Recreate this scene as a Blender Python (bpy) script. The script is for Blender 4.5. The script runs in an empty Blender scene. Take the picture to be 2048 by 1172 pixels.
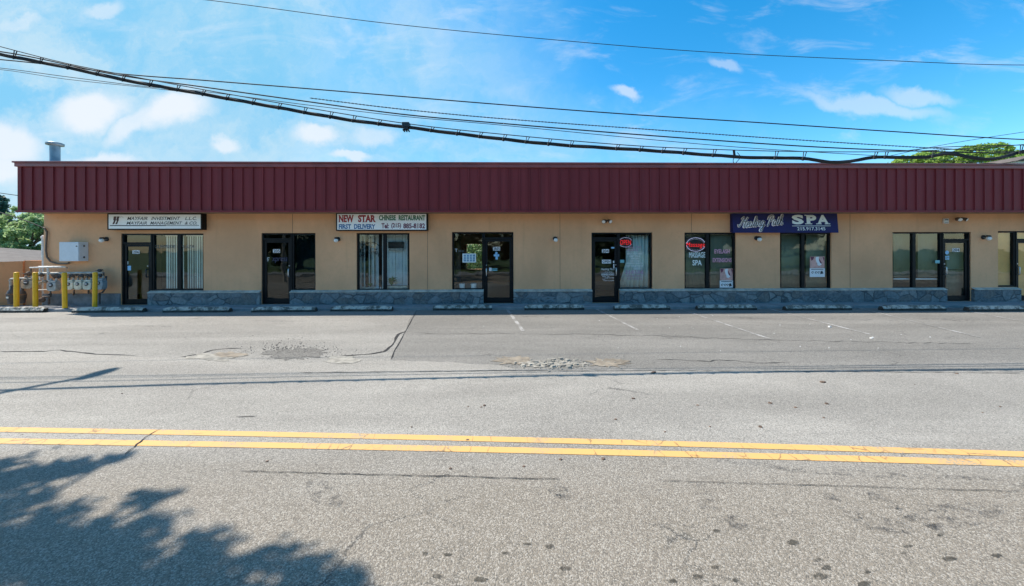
import bpy, bmesh, math, random
import numpy as np
from mathutils import Vector, Matrix

R_ = random.Random(7)
SC = bpy.context.scene
COL = SC.collection
rad = math.radians

# ------------------------------------------------------------------ camera
F = 750.0                      # focal length in pixels of the 2048-wide photograph
YAW, ROLL = 0.0184, 0.00186
CAM = Vector((0.0, -13.0, 1.846))
HOR = 500.0                    # horizon row
cd = bpy.data.cameras.new("camera"); cam = bpy.data.objects.new("camera", cd); COL.objects.link(cam)
cF = Vector((math.sin(YAW), math.cos(YAW), 0)); cR0 = Vector((math.cos(YAW), -math.sin(YAW), 0)); cU0 = Vector((0, 0, 1))
cU = (cU0 * math.cos(ROLL) + cR0 * math.sin(ROLL)); cR = (cR0 * math.cos(ROLL) - cU0 * math.sin(ROLL))
m = Matrix((cR, cU, -cF)).transposed().to_4x4(); m.translation = CAM
cam.matrix_world = m
cd.sensor_width = 36.0; cd.lens = 36.0 * F / 2048.0
cd.shift_y = -(586.0 - HOR) / 2048.0
cd.clip_start = 0.05; cd.clip_end = 3000
SC.camera = cam

# ------------------------------------------------------------------ light
SUN_TO = Vector((-0.74, 0.22, 1.0)).normalized()      # towards the sun: left, a little behind the building
sl = bpy.data.lights.new("sun", 'SUN'); sl.energy = 4.0; sl.angle = rad(0.5); sl.color = (1.0, 0.93, 0.84)
so = bpy.data.objects.new("sun", sl); COL.objects.link(so)
so.rotation_euler = SUN_TO.to_track_quat('Z', 'Y').to_euler(); so.location = (-30, 10, 40)

SC.view_settings.view_transform = 'Standard'; SC.view_settings.look = 'None'
SC.view_settings.exposure = 0.95; SC.view_settings.gamma = 1.0; SC.view_settings.use_curve_mapping = False


class NT:
    """small helper round a node tree"""
    def __init__(s, nt): s.nt = nt; s.n = nt.nodes; s.l = nt.links
    def add(s, typ, ins=None, **kw):
        nd = s.n.new(typ)
        for k, v in kw.items(): setattr(nd, k, v)
        for k, v in (ins or {}).items():
            sock = nd.inputs[k]
            if isinstance(v, bpy.types.NodeSocket): s.l.new(v, sock)
            else: sock.default_value = v
        return nd
    def math(s, op, a, b=0.0, c=None, clamp=False):
        ins = {0: a, 1: b}
        if c is not None: ins[2] = c
        return s.add('ShaderNodeMath', ins, operation=op, use_clamp=clamp).outputs[0]
    def vmath(s, op, a, b=None):
        ins = {0: a}
        if b is not None: ins[1] = b
        return s.add('ShaderNodeVectorMath', ins, operation=op)
    def mix(s, fac, a, b, blend='MIX'):
        nd = s.add('ShaderNodeMix', None, data_type='RGBA', blend_type=blend)
        for i, v in ((0, fac), (6, a), (7, b)):
            if isinstance(v, bpy.types.NodeSocket): s.l.new(v, nd.inputs[i])
            elif i == 0: nd.inputs[0].default_value = v
            else: nd.inputs[i].default_value = v if len(v) == 4 else (*v, 1)
        return nd.outputs[2]
    def ramp(s, fac, stops, interp='LINEAR'):
        nd = s.add('ShaderNodeValToRGB', {0: fac}); cr = nd.color_ramp; cr.interpolation = interp
        while len(cr.elements) < len(stops): cr.elements.new(0.5)
        for e, (p, c) in zip(cr.elements, stops):
            e.position = p; e.color = (c, c, c, 1) if isinstance(c, (int, float)) else (*c, 1)
        return nd.outputs[0]
    def smooth(s, v, a, b, lo=0.0, hi=1.0):
        nd = s.add('ShaderNodeMapRange', {0: v, 1: a, 2: b, 3: lo, 4: hi}, interpolation_type='SMOOTHSTEP'); return nd.outputs[0]
    def noise(s, vec, scale, detail=4.0, rough=0.55, dist=0.0):
        return s.add('ShaderNodeTexNoise', {'Vector': vec, 'Scale': scale, 'Detail': detail, 'Roughness': rough, 'Distortion': dist})


# world: physical sky plus thin veil and small cumulus at infinity
wd = bpy.data.worlds.new("World"); SC.world = wd; wd.use_nodes = True
W_ = NT(wd.node_tree); W_.n.clear()
sky = W_.add('ShaderNodeTexSky'); sky.sky_type = 'NISHITA'; sky.sun_disc = False
sky.sun_elevation = math.asin(SUN_TO.z); sky.sun_rotation = math.atan2(SUN_TO.x, SUN_TO.y)
sky.air_density = 1.0; sky.dust_density = 0.6; sky.ozone_density = 2.0; sky.altitude = 100
tc = W_.add('ShaderNodeTexCoord')
sep = W_.add('ShaderNodeSeparateXYZ', {0: tc.outputs['Generated']})
dx, dy, dz = sep.outputs
yy = W_.math('MAXIMUM', dy, 0.02)
u = W_.math('DIVIDE', dx, yy); v = W_.math('DIVIDE', dz, yy)
uv = W_.add('ShaderNodeCombineXYZ', {0: u, 1: v, 2: 0.0}).outputs[0]
n1 = W_.noise(uv, 5.0, 7, 0.62)
wob = W_.vmath('SUBTRACT', n1.outputs['Color'], (0.5, 0.5, 0.5)).outputs[0]
def blob_uv(amount):
    sc = W_.add('ShaderNodeVectorMath', {0: wob, 3: amount}, operation='SCALE').outputs[0]
    return W_.vmath('ADD', uv, sc).outputs[0]
uvw = blob_uv(0.13)
def pix_uv(px, py):           # photograph pixel -> the sky direction's (u, v)
    d = cR * ((px - 1024) / F) + cU * ((HOR - py) / F) + cF
    return d.x / d.y, d.z / d.y
def blobs(lst, vec, soft):
    acc = None
    for (px, py, rx, ry, ang, k) in lst:
        u0, v0 = pix_uv(px, py)
        s1 = W_.vmath('SUBTRACT', vec, (u0, v0, 0)).outputs[0]
        rt = W_.add('ShaderNodeVectorRotate', {'Vector': s1, 'Angle': rad(ang)}, rotation_type='Z_AXIS').outputs[0]
        dv = W_.vmath('DIVIDE', rt, (rx / F, ry / F, 1)).outputs[0]
        ln = W_.vmath('LENGTH', dv).outputs['Value']
        f = W_.smooth(ln, 1.0 + soft, 1.0 - soft, 0.0, k)
        acc = f if acc is None else W_.math('MAXIMUM', acc, f)
    return acc
puffs = blobs([(185, 218, 75, 34, -12, .95), (270, 240, 62, 20, -38, .75), (345, 216, 66, 34, -14, .95), (642, 275, 44, 20, 0, .85), (447, 286, 32, 15, 0, .75),
               (750, 278, 40, 18, 0, .5), (20, 300, 60, 40, 0, .9), (10, 350, 70, 30, 0, .9), (200, 322, 70, 16, 0, .8), (700, 316, 40, 9, 0, .7),
               (1255, 178, 26, 12, 20, .55), (1740, 203, 150, 17, 9, .45), (1835, 186, 70, 17, 6, .45), (1452, 137, 34, 12, 20, .35),
               (40, 48, 40, 10, -12, .35), (200, 12, 40, 14, -10, .5)], uvw, 0.46)
uvs = blob_uv(0.42)
veil = blobs([(250, 130, 560, 330, 0, .95), (760, 150, 270, 250, 20, .80), (560, 300, 620, 120, 0, .9), (1020, 300, 300, 60, 0, .6), (1000, 340, 600, 45, 0, .35), (-500, 200, 600, 500, 0, .9)], uvs, 0.85)
wis = W_.noise(W_.vmath('MULTIPLY', uv, (1.2, 3.4, 1)).outputs[0], 3.2, 6, 0.6, 0.6).outputs['Fac']
wisp = W_.math('MULTIPLY', W_.smooth(wis, 0.50, 0.76), 0.36)
veil2 = W_.math('MULTIPLY', veil, W_.smooth(n1.outputs['Fac'], 0.2, 0.75, 0.86, 1.12))
# the same kind of cloud over the rest of the dome, for the light and reflections
gen2 = W_.noise(tc.outputs['Generated'], 3.0, 6, 0.6).outputs['Fac']
back = W_.math('MULTIPLY', W_.smooth(gen2, 0.45, 0.72), 0.6)
front = W_.smooth(dy, 0.05, 0.25)
puffk = W_.math('MULTIPLY', W_.math('MAXIMUM', puffs, wisp, clamp=True), front)
veilk = W_.math('ADD', W_.math('MULTIPLY', W_.math('MINIMUM', veil2, 0.97), front), W_.math('MULTIPLY', back, W_.math('SUBTRACT', 1.0, front)), clamp=True)
hs = W_.add('ShaderNodeHueSaturation', {'Hue': 0.489, 'Saturation': 1.46, 'Value': 1.18, 'Color': sky.outputs[0]}).outputs[0]
leftk = W_.math('MULTIPLY', W_.smooth(u, 0.15, -0.65, 0.0, 0.97), front)
veilk = W_.math('MAXIMUM', veilk, leftk)
soft = W_.noise(W_.vmath('MULTIPLY', uvs, (1.0, 1.7, 1)).outputs[0], 1.9, 6, 0.62, 0.4).outputs['Fac']
vcol = W_.mix(W_.smooth(soft, 0.36, 0.68), (1.15, 2.95, 4.35), (2.55, 3.65, 4.35))
cl = W_.mix(veilk, hs, vcol)
cl = W_.mix(puffk, cl, (4.1, 4.4, 4.75))
bg = W_.add('ShaderNodeBackground', {'Color': cl, 'Strength': 0.11})
W_.l.new(bg.outputs[0], W_.add('ShaderNodeOutputWorld').inputs[0])


# ------------------------------------------------------------------ projection helpers (photo pixel -> point on a real plane)
def ray(px, py):
    return cR * ((px - 1024) / F) + cU * ((HOR - py) / F) + cF
def onY(px, py, y=0.0):
    d = ray(px, py); t = (y - CAM.y) / d.y; p = CAM + d * t
    return p
def WX(px, py=520, y=0.0): return onY(px, py, y).x
def WZ(px, py, y=0.0): return onY(px, py, y).z
LOT_Z, ROAD_Z = -0.084, -0.080
def onG(px, py, z=LOT_Z):
    d = ray(px, py); t = (z - CAM.z) / d.z; return CAM + d * t


# ------------------------------------------------------------------ mesh collector
class MB:
    def __init__(s): s.v = []; s.f = []; s.m = []; s.s = []
    def add(s, vs, fs, mi=0, smooth=False):
        o = len(s.v); s.v += [tuple(p) for p in vs]
        for f in fs: s.f.append(tuple(i + o for i in f)); s.m.append(mi); s.s.append(smooth)
        return s
    def box(s, x0, x1, y0, y1, z0, z1, mi=0):
        if x0 > x1: x0, x1 = x1, x0
        if y0 > y1: y0, y1 = y1, y0
        if z0 > z1: z0, z1 = z1, z0
        return s.add([(x0, y0, z0), (x1, y0, z0), (x1, y1, z0), (x0, y1, z0), (x0, y0, z1), (x1, y0, z1), (x1, y1, z1), (x0, y1, z1)],
                     [(0, 3, 2, 1), (4, 5, 6, 7), (0, 1, 5, 4), (1, 2, 6, 5), (2, 3, 7, 6), (3, 0, 4, 7)], mi)
    def tube(s, pts, r, n=8, mi=0, caps=True, smooth=True):
        pts = [Vector(p) for p in pts]; rs = r if isinstance(r, (list, tuple)) else [r] * len(pts)
        rings = []; up = Vector((0, 0, 1)); prev = None
        for i, p in enumerate(pts):
            t = (pts[min(i + 1, len(pts) - 1)] - pts[max(i - 1, 0)])
            t = t.normalized() if t.length > 1e-9 else Vector((0, 0, 1))
            if prev is None:
                a = t.cross(up); a = a if a.length > 1e-3 else t.cross(Vector((1, 0, 0)))
            else: a = prev - t * prev.dot(t)
            a.normalize(); b = t.cross(a); prev = a
            rings.append([p + (a * math.cos(2 * math.pi * k / n) + b * math.sin(2 * math.pi * k / n)) * rs[i] for k in range(n)])
        vs = [q for rg in rings for q in rg]; fs = []
        for i in range(len(pts) - 1):
            for k in range(n):
                k2 = (k + 1) % n; fs.append((i * n + k, i * n + k2, (i + 1) * n + k2, (i + 1) * n + k))
        s.add(vs, fs, mi, smooth)
        if caps:
            s.add(rings[0], [tuple(range(n))], mi); s.add(rings[-1], [tuple(reversed(range(n)))], mi)
        return s
    def lathe(s, c, prof, n=16, mi=0, axis='Z', smooth=True):
        c = Vector(c); vs = []; fs = []
        for (r, h) in prof:
            for k in range(n):
                a = 2 * math.pi * k / n; p = (r * math.cos(a), r * math.sin(a), h)
                if axis == 'Y': p = (p[0], h, p[1])
                if axis == 'X': p = (h, p[0], p[1])
                vs.append(c + Vector(p))
        for i in range(len(prof) - 1):
            for k in range(n):
                k2 = (k + 1) % n; fs.append((i * n + k, i * n + k2, (i + 1) * n + k2, (i + 1) * n + k))
        s.add(vs, fs, mi, smooth)
        if prof[0][0] > 1e-4: s.add(vs[:n], [tuple(reversed(range(n)))], mi)
        if prof[-1][0] > 1e-4: s.add(vs[-n:], [tuple(range(n))], mi)
        return s
    def ball(s, c, rx, ry=None, rz=None, n=14, mi=0):
        ry = ry or rx; rz = rz or rx; h = n // 2; c = Vector(c); vs = []; fs = []
        for i in range(h + 1):
            ph = math.pi * i / h
            for k in range(n):
                a = 2 * math.pi * k / n
                vs.append(c + Vector((rx * math.sin(ph) * math.cos(a), ry * math.sin(ph) * math.sin(a), rz * math.cos(ph))))
        for i in range(h):
            for k in range(n):
                k2 = (k + 1) % n; fs.append((i * n + k, (i + 1) * n + k, (i + 1) * n + k2, i * n + k2))
        return s.add(vs, fs, mi, True)
    def poly_y(s, pts, y0, y1, mi=0):
        """prism from an (x, z) outline between two y planes"""
        n = len(pts); vs = [(x, y0, z) for x, z in pts] + [(x, y1, z) for x, z in pts]
        fs = [tuple(range(n)), tuple(reversed(range(n, 2 * n)))] + [(i, i + n, (i + 1) % n + n, (i + 1) % n) for i in range(n)]
        return s.add(vs, fs, mi)
    def build(s, name, mats, parent=None, bevel=0.0, seg=2):
        me = bpy.data.meshes.new(name); off = Vector((0, 0, 0))
        if parent is not None:
            q = parent
            while q is not None: off += q.location; q = q.parent
        vs = np.array(s.v, dtype=float).reshape(-1, 3) - np.array(off)
        me.from_pydata(vs.tolist(), [], s.f)
        for mm in (mats if isinstance(mats, (list, tuple)) else [mats]): me.materials.append(mm)
        me.polygons.foreach_set('material_index', s.m); me.polygons.foreach_set('use_smooth', s.s); me.update()
        bm = bmesh.new(); bm.from_mesh(me); bmesh.ops.recalc_face_normals(bm, faces=bm.faces); bm.to_mesh(me); bm.free()
        o = bpy.data.objects.new(name, me); COL.objects.link(o)
        if parent is not None: o.parent = parent
        if bevel:
            b = o.modifiers.new('bevel', 'BEVEL'); b.width = bevel; b.segments = seg; b.limit_method = 'ANGLE'
        return o

def tag(o, label=None, cat=None, group=None, kind=None):
    if label: o['label'] = label
    if cat: o['category'] = cat
    if group: o['group'] = group
    if kind: o['kind'] = kind
    return o
def thing(name, loc, label, cat, group=None):
    o = bpy.data.objects.new(name, None); COL.objects.link(o); o.location = Vector(loc); o.empty_display_size = 0.2
    return tag(o, label, cat, group)
def copy_tree(o, parent=None):
    c = o.copy(); COL.objects.link(c)
    if parent is not None: c.parent = parent
    for ch in list(o.children): copy_tree(ch, c)
    return c
def struct(o): o['kind'] = 'structure'; return o


# ------------------------------------------------------------------ materials
def mat(name, fn):
    mm = bpy.data.materials.new(name); mm.use_nodes = True; t = NT(mm.node_tree); t.n.clear()
    out = t.add('ShaderNodeOutputMaterial'); t.l.new(fn(t), out.inputs[0]); return mm
def bsdf(t, **k):
    ins = {}
    for a, b in k.items():
        nm = {'color': 'Base Color', 'rough': 'Roughness', 'metal': 'Metallic', 'normal': 'Normal', 'spec': 'Specular IOR Level', 'trans': 'Transmission Weight', 'ecol': 'Emission Color', 'estr': 'Emission Strength', 'coat': 'Coat Weight'}[a]
        if isinstance(b, tuple) and len(b) == 3: b = (*b, 1)
        ins[nm] = b
    return t.add('ShaderNodeBsdfPrincipled', ins).outputs[0]
def pos(t): return t.add('ShaderNodeNewGeometry').outputs['Position']
def objc(t): return t.add('ShaderNodeTexCoord').outputs['Object']
def bump(t, h, strength=0.3, dist=0.01):
    return t.add('ShaderNodeBump', {'Height': h, 'Strength': strength, 'Distance': dist}).outputs[0]
def plain(name, c, rough=0.5, metal=0.0, var=0.12, scale=8.0, bmp=0.0, bscale=60.0):
    """a paint or metal with slight mottling"""
    def fn(t):
        p = pos(t); n = t.noise(p, scale, 5, 0.6).outputs['Fac']
        lo = tuple(x * (1 - var) for x in c); hi = tuple(min(1, x * (1 + var)) for x in c)
        col = t.mix(t.smooth(n, 0.3, 0.7), lo, hi)
        kw = dict(color=col, rough=t.smooth(n, 0.2, 0.8, max(0.02, rough - 0.07), min(1, rough + 0.07)), metal=metal)
        if bmp: kw['normal'] = bump(t, t.noise(p, bscale, 3).outputs['Fac'], bmp, 0.004)
        return bsdf(t, **kw)
    return mat(name, fn)

def stucco(name, c):
    def fn(t):
        p = pos(t)
        big = t.noise(t.vmath('MULTIPLY', p, (0.5, 0.5, 0.35)).outputs[0], 1.0, 6, 0.6, 0.3).outputs['Fac']
        fine = t.noise(p, 120, 3, 0.6).outputs['Fac']
        mid = t.noise(p, 9, 5, 0.65).outputs['Fac']
        col = t.mix(t.smooth(big, 0.3, 0.7), tuple(x * 0.84 for x in c), tuple(x * 1.08 for x in c))
        col = t.mix(t.smooth(mid, 0.45, 0.8, 0, 0.32), col, tuple(x * 0.72 for x in c))
        col = t.mix(t.smooth(fine, 0.35, 0.7, 0.16, 0), col, tuple(x * 0.5 for x in c))
        streak = t.noise(t.vmath('MULTIPLY', p, (5.0, 5.0, 0.25)).outputs[0], 1.0, 4, 0.6).outputs['Fac']
        col = t.mix(t.smooth(streak, 0.56, 0.8, 0, 0.30), col, tuple(x * 0.55 for x in c))
        return bsdf(t, color=col, rough=0.88, normal=bump(t, fine, 0.5, 0.006))
    return mat(name, fn)
TAN = (0.82, 0.448, 0.238)
M = {}
M['stucco'] = stucco('tan_stucco', TAN)
M['groove'] = plain('stucco_joint', (0.20, 0.12, 0.07), 0.9)
M['stucco_orange'] = stucco('orange_stucco', (0.70, 0.30, 0.125))
M['ledge'] = plain('ledge_render', (0.50, 0.45, 0.38), 0.9, var=0.25, scale=5, bmp=0.3)

def maroon(t):
    p = pos(t); n = t.noise(t.vmath('MULTIPLY', p, (1.0, 1.0, 0.4)).outputs[0], 1.3, 5, 0.6).outputs['Fac']
    # each pan of metal weathered a little differently
    sx = t.add('ShaderNodeSeparateXYZ', {0: p}).outputs[0]
    pan = t.math('FLOOR', t.math('DIVIDE', sx, 0.332))
    wn = t.add('ShaderNodeTexWhiteNoise', {'W': pan}, noise_dimensions='1D').outputs['Value']
    col = t.mix(n, (0.190, 0.026, 0.031), (0.262, 0.044, 0.049))
    col = t.mix(t.math('MULTIPLY', wn, 0.6), col, (0.170, 0.024, 0.028))
    st = t.noise(t.vmath('MULTIPLY', p, (9.0, 9.0, 0.5)).outputs[0], 1.0, 4, 0.6).outputs['Fac']
    col = t.mix(t.smooth(st, 0.55, 0.8, 0, 0.35), col, (0.19, 0.07, 0.075))
    return bsdf(t, color=col, rough=0.55, spec=0.2)
M['maroon'] = mat('maroon_metal', maroon)
M['coping'] = plain('coping_metal', (0.26, 0.060, 0.060), 0.38, var=0.2, scale=2)
M['soffit'] = plain('soffit_board', (0.30, 0.20, 0.13), 0.8)

def stone(t):
    p = t.vmath('MULTIPLY', pos(t), (1.0, 0.05, 1.35)).outputs[0]
    w = t.noise(p, 3.0, 3, 0.5).outputs['Color']
    pw = t.vmath('ADD', p, t.add('ShaderNodeVectorMath', {0: w, 3: 0.16}, operation='SCALE').outputs[0]).outputs[0]
    ve = t.add('ShaderNodeTexVoronoi', {'Vector': pw, 'Scale': 2.6}, feature='DISTANCE_TO_EDGE').outputs['Distance']
    vc = t.add('ShaderNodeTexVoronoi', {'Vector': pw, 'Scale': 2.6}, feature='F1').outputs['Color']
    g = t.add('ShaderNodeSeparateXYZ', {0: vc}).outputs[0]
    col = t.ramp(g, [(0.0, (0.075, 0.105, 0.120)), (0.3, (0.165, 0.200, 0.215)), (0.5, (0.26, 0.275, 0.27)), (0.7, (0.15, 0.135, 0.12)), (0.85, (0.20, 0.225, 0.24))], 'CONSTANT')
    n = t.noise(pos(t), 14, 6, 0.65).outputs['Fac']
    col = t.mix(0.38, col, t.mix(t.smooth(n, .3, .7), (0.05, 0.065, 0.075), (0.32, 0.34, 0.34)), 'MIX')
    mort = t.smooth(ve, 0.012, 0.05)
    wide = t.noise(pos(t), 1.1, 2).outputs['Fac']
    col = t.mix(t.smooth(ve, 0.018, 0.045, 1, 0), col, t.mix(t.smooth(wide, .4, .6), (0.075, 0.09, 0.10), (0.20, 0.22, 0.23)))
    h = t.math('ADD', t.math('MULTIPLY', mort, 1.0), t.math('MULTIPLY', n, 0.6))
    return bsdf(t, color=col, rough=0.75, normal=bump(t, h, 0.9, 0.03))
M['stone'] = mat('blue_grey_fieldstone', stone)
M['smooth_base'] = plain('grey_base_render', (0.17, 0.19, 0.205), 0.85, var=0.3, scale=4, bmp=0.3)

def asphalt(name, base, tint, coarse, brown=False):
    def fn(t):
        p = pos(t)
        sp = t.add('ShaderNodeSeparateXYZ', {0: p}); X, Y = sp.outputs[0], sp.outputs[1]
        v1 = t.add('ShaderNodeTexVoronoi', {'Vector': p, 'Scale': coarse}, feature='F1')
        gs = t.add('ShaderNodeSeparateXYZ', {0: v1.outputs['Color']}).outputs[0]
        n2 = t.noise(p, coarse * 0.45, 4, 0.75).outputs['Fac']
        big = t.noise(t.vmath('MULTIPLY', p, (0.25, 0.8, 1)).outputs[0], 1.0, 6, 0.62, 0.5).outputs['Fac']
        lane = t.noise(t.vmath('MULTIPLY', p, (0.06, 1.6, 1)).outputs[0], 1.0, 5, 0.6).outputs['Fac']
        mid = t.noise(p, 4.5, 6, 0.7).outputs['Fac']
        c = t.mix(t.smooth(big, 0.3, 0.7), tuple(x * 0.78 for x in base), tuple(x * 1.16 for x in base))
        c = t.mix(t.smooth(lane, 0.35, 0.7, 0.0, 0.55), c, tuple(x * 0.68 for x in base))
        c = t.mix(t.smooth(mid, 0.5, 0.8, 0, 0.28), c, tuple(x * 0.6 for x in base))
        if brown:
            near = t.smooth(t.math('ADD', Y, t.math('MULTIPLY', big, 1.6)), -8.2, -9.5)
            c = t.mix(t.math('MULTIPLY', near, 0.85), c, tint)
            # oil drops
            vo = t.add('ShaderNodeTexVoronoi', {'Vector': t.vmath('MULTIPLY', p, (1, 1, 0)).outputs[0], 'Scale': 2.3, 'Randomness': 1.0}, feature='F1')
            sel = t.add('ShaderNodeSeparateXYZ', {0: vo.outputs['Color']})
            rr = t.math('ADD', t.math('MULTIPLY', sel.outputs[1], 0.10), 0.02)
            dd = t.math('ADD', vo.outputs['Distance'], t.math('MULTIPLY', mid, 0.10))
            spot = t.math('MULTIPLY', t.smooth(t.math('SUBTRACT', dd, rr), 0.075, 0.02), t.math('GREATER_THAN', sel.outputs[0], 0.45))
            c = t.mix(t.math('MULTIPLY', t.math('MULTIPLY', spot, near), 0.62), c, (0.055, 0.052, 0.04))
        jit = t.vmath('ADD', p, t.add('ShaderNodeVectorMath', {0: t.noise(p, 5, 5, .7).outputs['Color'], 3: .22}, operation='SCALE').outputs[0]).outputs[0]
        ve = t.add('ShaderNodeTexVoronoi', {'Vector': t.vmath('MULTIPLY', jit, (0.7, 1.5, 0)).outputs[0], 'Scale': 1.5}, feature='DISTANCE_TO_EDGE').outputs['Distance']
        ck = t.math('MULTIPLY', t.smooth(ve, 0.014, 0.004), t.smooth(t.noise(p, .55, 3).outputs['Fac'], .54, .66)); c = t.mix(t.math('MULTIPLY', ck, .75), c, (0.05, 0.047, 0.042))
        # stones in the surface: light chips and dark binder
        c = t.mix(t.smooth(gs, 0.55, 1.0, 0, 0.42), c, tuple(min(1, x * 1.9) for x in base))
        c = t.mix(t.smooth(gs, 0.38, 0.0, 0, 0.62), c, tuple(x * 0.30 for x in base))
        c = t.mix(t.smooth(n2, 0.50, 0.30, 0, 0.45), c, tuple(x * 0.35 for x in base))
        h = t.math('ADD', t.math('MULTIPLY', v1.outputs['Distance'], -1.0), t.math('MULTIPLY', n2, 1.2))
        return bsdf(t, color=c, rough=t.smooth(n2, 0.3, 0.7, 0.72, 0.95), spec=0.35, normal=bump(t, h, 0.55, 0.008))
    return mat(name, fn)
M['road'] = asphalt('road_asphalt', (0.300, 0.279, 0.243), (0.212, 0.177, 0.134), 125, True)
M['lot'] = asphalt('lot_asphalt', (0.208, 0.196, 0.173), (0.19, 0.18, 0.16), 100)
M['lot_pale'] = asphalt('lot_asphalt_pale', (0.272, 0.255, 0.224), (0.19, 0.18, 0.16), 100)
M['crack'] = plain('crack_dark', (0.022, 0.021, 0.02), 0.95)
M['broken'] = plain('broken_concrete', (0.27, 0.25, 0.21), 0.95, var=0.35, scale=9, bmp=0.6, bscale=40)
M['gritty'] = asphalt('gritty_asphalt', (0.165, 0.155, 0.137), (0.1, 0.1, 0.1), 60)
M['dirt'] = plain('dirt_fill', (0.215, 0.18, 0.135), 0.95, var=0.3, scale=6, bmp=0.5)

def worn_paint(name, c, under, wear):
    def fn(t):
        p = pos(t)
        n = t.noise(p, 55, 5, 0.75).outputs['Fac']; b = t.noise(p, 2.2, 5, 0.6).outputs['Fac']
        k = t.math('ADD', n, t.math('MULTIPLY', t.math('SUBTRACT', b, 0.5), 0.7))
        col = t.mix(t.smooth(b, 0.35, 0.7, 0, .35), c, tuple(x * .78 + .06 for x in c)); col = t.mix(t.smooth(k, wear - 0.06, wear + 0.06), col, under)
        jit = t.vmath('ADD', p, t.add('ShaderNodeVectorMath', {0: t.noise(p, 14, 3).outputs['Color'], 3: .06}, operation='SCALE').outputs[0]).outputs[0]
        ve = t.add('ShaderNodeTexVoronoi', {'Vector': t.vmath('MULTIPLY', jit, (3.4, 1.2, 0)).outputs[0], 'Scale': 1.6}, feature='DISTANCE_TO_EDGE').outputs['Distance']
        ck = t.math('MULTIPLY', t.smooth(ve, 0.024, 0.008), t.smooth(t.noise(p, 1.7, 2).outputs['Fac'], .42, .58)); col = t.mix(t.math('MULTIPLY', ck, .6), col, (0.05, 0.045, 0.04))
        return bsdf(t, color=col, rough=0.75, normal=bump(t, n, 0.4, 0.004))
    return mat(name, fn)
M['yellow_line'] = worn_paint('yellow_road_paint', (0.63, 0.355, 0.115), (0.27, 0.25, 0.20), 0.63)
M['white_line'] = worn_paint('faded_white_paint', (0.42, 0.41, 0.39), (0.19, 0.18, 0.16), 0.47)

def concrete(t):
    p = pos(t); n = t.noise(p, 2.2, 6, 0.65).outputs['Fac']; f = t.noise(p, 60, 4, 0.7).outputs['Fac']
    col = t.mix(t.smooth(n, 0.3, 0.7), (0.19, 0.20, 0.205), (0.30, 0.305, 0.305))
    col = t.mix(t.smooth(f, 0.5, 0.8, 0, 0.4), col, (0.14, 0.14, 0.135))
    return bsdf(t, color=col, rough=0.9, normal=bump(t, f, 0.4, 0.004))
M['concrete'] = mat('sidewalk_concrete', concrete)
def stopm(t):
    p = pos(t); n = t.noise(p, 5, 7, 0.75).outputs['Fac']; f = t.noise(p, 45, 4, 0.75).outputs['Fac']
    col = t.mix(t.smooth(n, 0.42, 0.58), (0.12, 0.12, 0.105), (0.56, 0.53, 0.46))
    col = t.mix(t.smooth(f, 0.5, 0.72, 0, 0.6), col, (0.06, 0.06, 0.055))
    h = t.math('ADD', n, f)
    return bsdf(t, color=col, rough=0.92, normal=bump(t, h, 0.8, 0.012))
M['stop'] = mat('weathered_concrete', stopm)
M['stop_side'] = plain('painted_shade_concrete', (0.045, 0.046, 0.04), 0.95, var=0.5, scale=9, bmp=0.7, bscale=40)  # shade on the stops' lower sides and ends, put in as darker colour
M['grass'] = plain('verge_grass', (0.06, 0.10, 0.03), 0.9, var=0.5, scale=3)

def glass(name, tint, refl):
    def fn(t):
        lw = t.add('ShaderNodeFresnel', {'IOR': 1.5}).outputs[0]
        bf = t.add('ShaderNodeNewGeometry').outputs['Backfacing']
        fac = t.math('MULTIPLY', t.math('ADD', lw, refl, clamp=True), t.math('SUBTRACT', 1.0, bf))
        tr = t.add('ShaderNodeBsdfTransparent', {0: (*tint, 1)}).outputs[0]
        p = pos(t); wob_ = t.noise(p, 1.6, 2).outputs['Fac']
        gl = t.add('ShaderNodeBsdfGlossy', {'Color': (0.95, 1.0, 0.98, 1), 'Roughness': 0.015, 'Normal': bump(t, wob_, 0.06, 0.05)}).outputs[0]
        return t.add('ShaderNodeMixShader', {0: fac, 1: tr, 2: gl}).outputs[0]
    return mat(name, fn)
M['glass'] = glass('storefront_glass', (0.955, 0.975, 0.965), 0.03)
M['glass_dark'] = glass('tinted_glass', (0.48, 0.56, 0.58), 0.02)
M['bronze'] = mat('dark_bronze_aluminium', lambda t: bsdf(t, color=(0.008, 0.009, 0.010), rough=t.smooth(t.noise(pos(t), 6, 4).outputs['Fac'], .3, .7, .45, .6), spec=0.22))
M['steel'] = plain('brushed_steel', (0.55, 0.56, 0.56), 0.38, 0.8)
M['black'] = plain('black_paint', (0.018, 0.018, 0.02), 0.45)
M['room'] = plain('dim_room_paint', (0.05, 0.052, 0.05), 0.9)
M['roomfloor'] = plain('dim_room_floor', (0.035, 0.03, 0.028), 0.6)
M['white'] = plain('white_vinyl', (0.82, 0.83, 0.84), 0.5, var=0.04)
M['signface'] = plain('sign_acrylic', (0.93, 0.94, 0.93), 0.35, var=0.05, scale=1.5)
M['ink'] = plain('sign_ink_black', (0.02, 0.025, 0.03), 0.5)
M['red'] = plain('sign_red', (0.36, 0.02, 0.03), 0.5)
M['green'] = plain('sign_green', (0.015, 0.15, 0.07), 0.5)
M['blue'] = plain('sign_blue', (0.02, 0.14, 0.36), 0.5)
M['plum'] = plain('sign_plum', (0.17, 0.03, 0.07), 0.5)
M['navy'] = plain('navy_canvas', (0.010, 0.013, 0.105), 0.75, var=0.2, bmp=0.2, bscale=200)
M['silver'] = plain('silver_vinyl', (0.82, 0.90, 0.88), 0.45, var=0.05)
M['pinkish'] = plain('pale_pink_vinyl', (0.95, 0.88, 0.89), 0.5)
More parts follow.
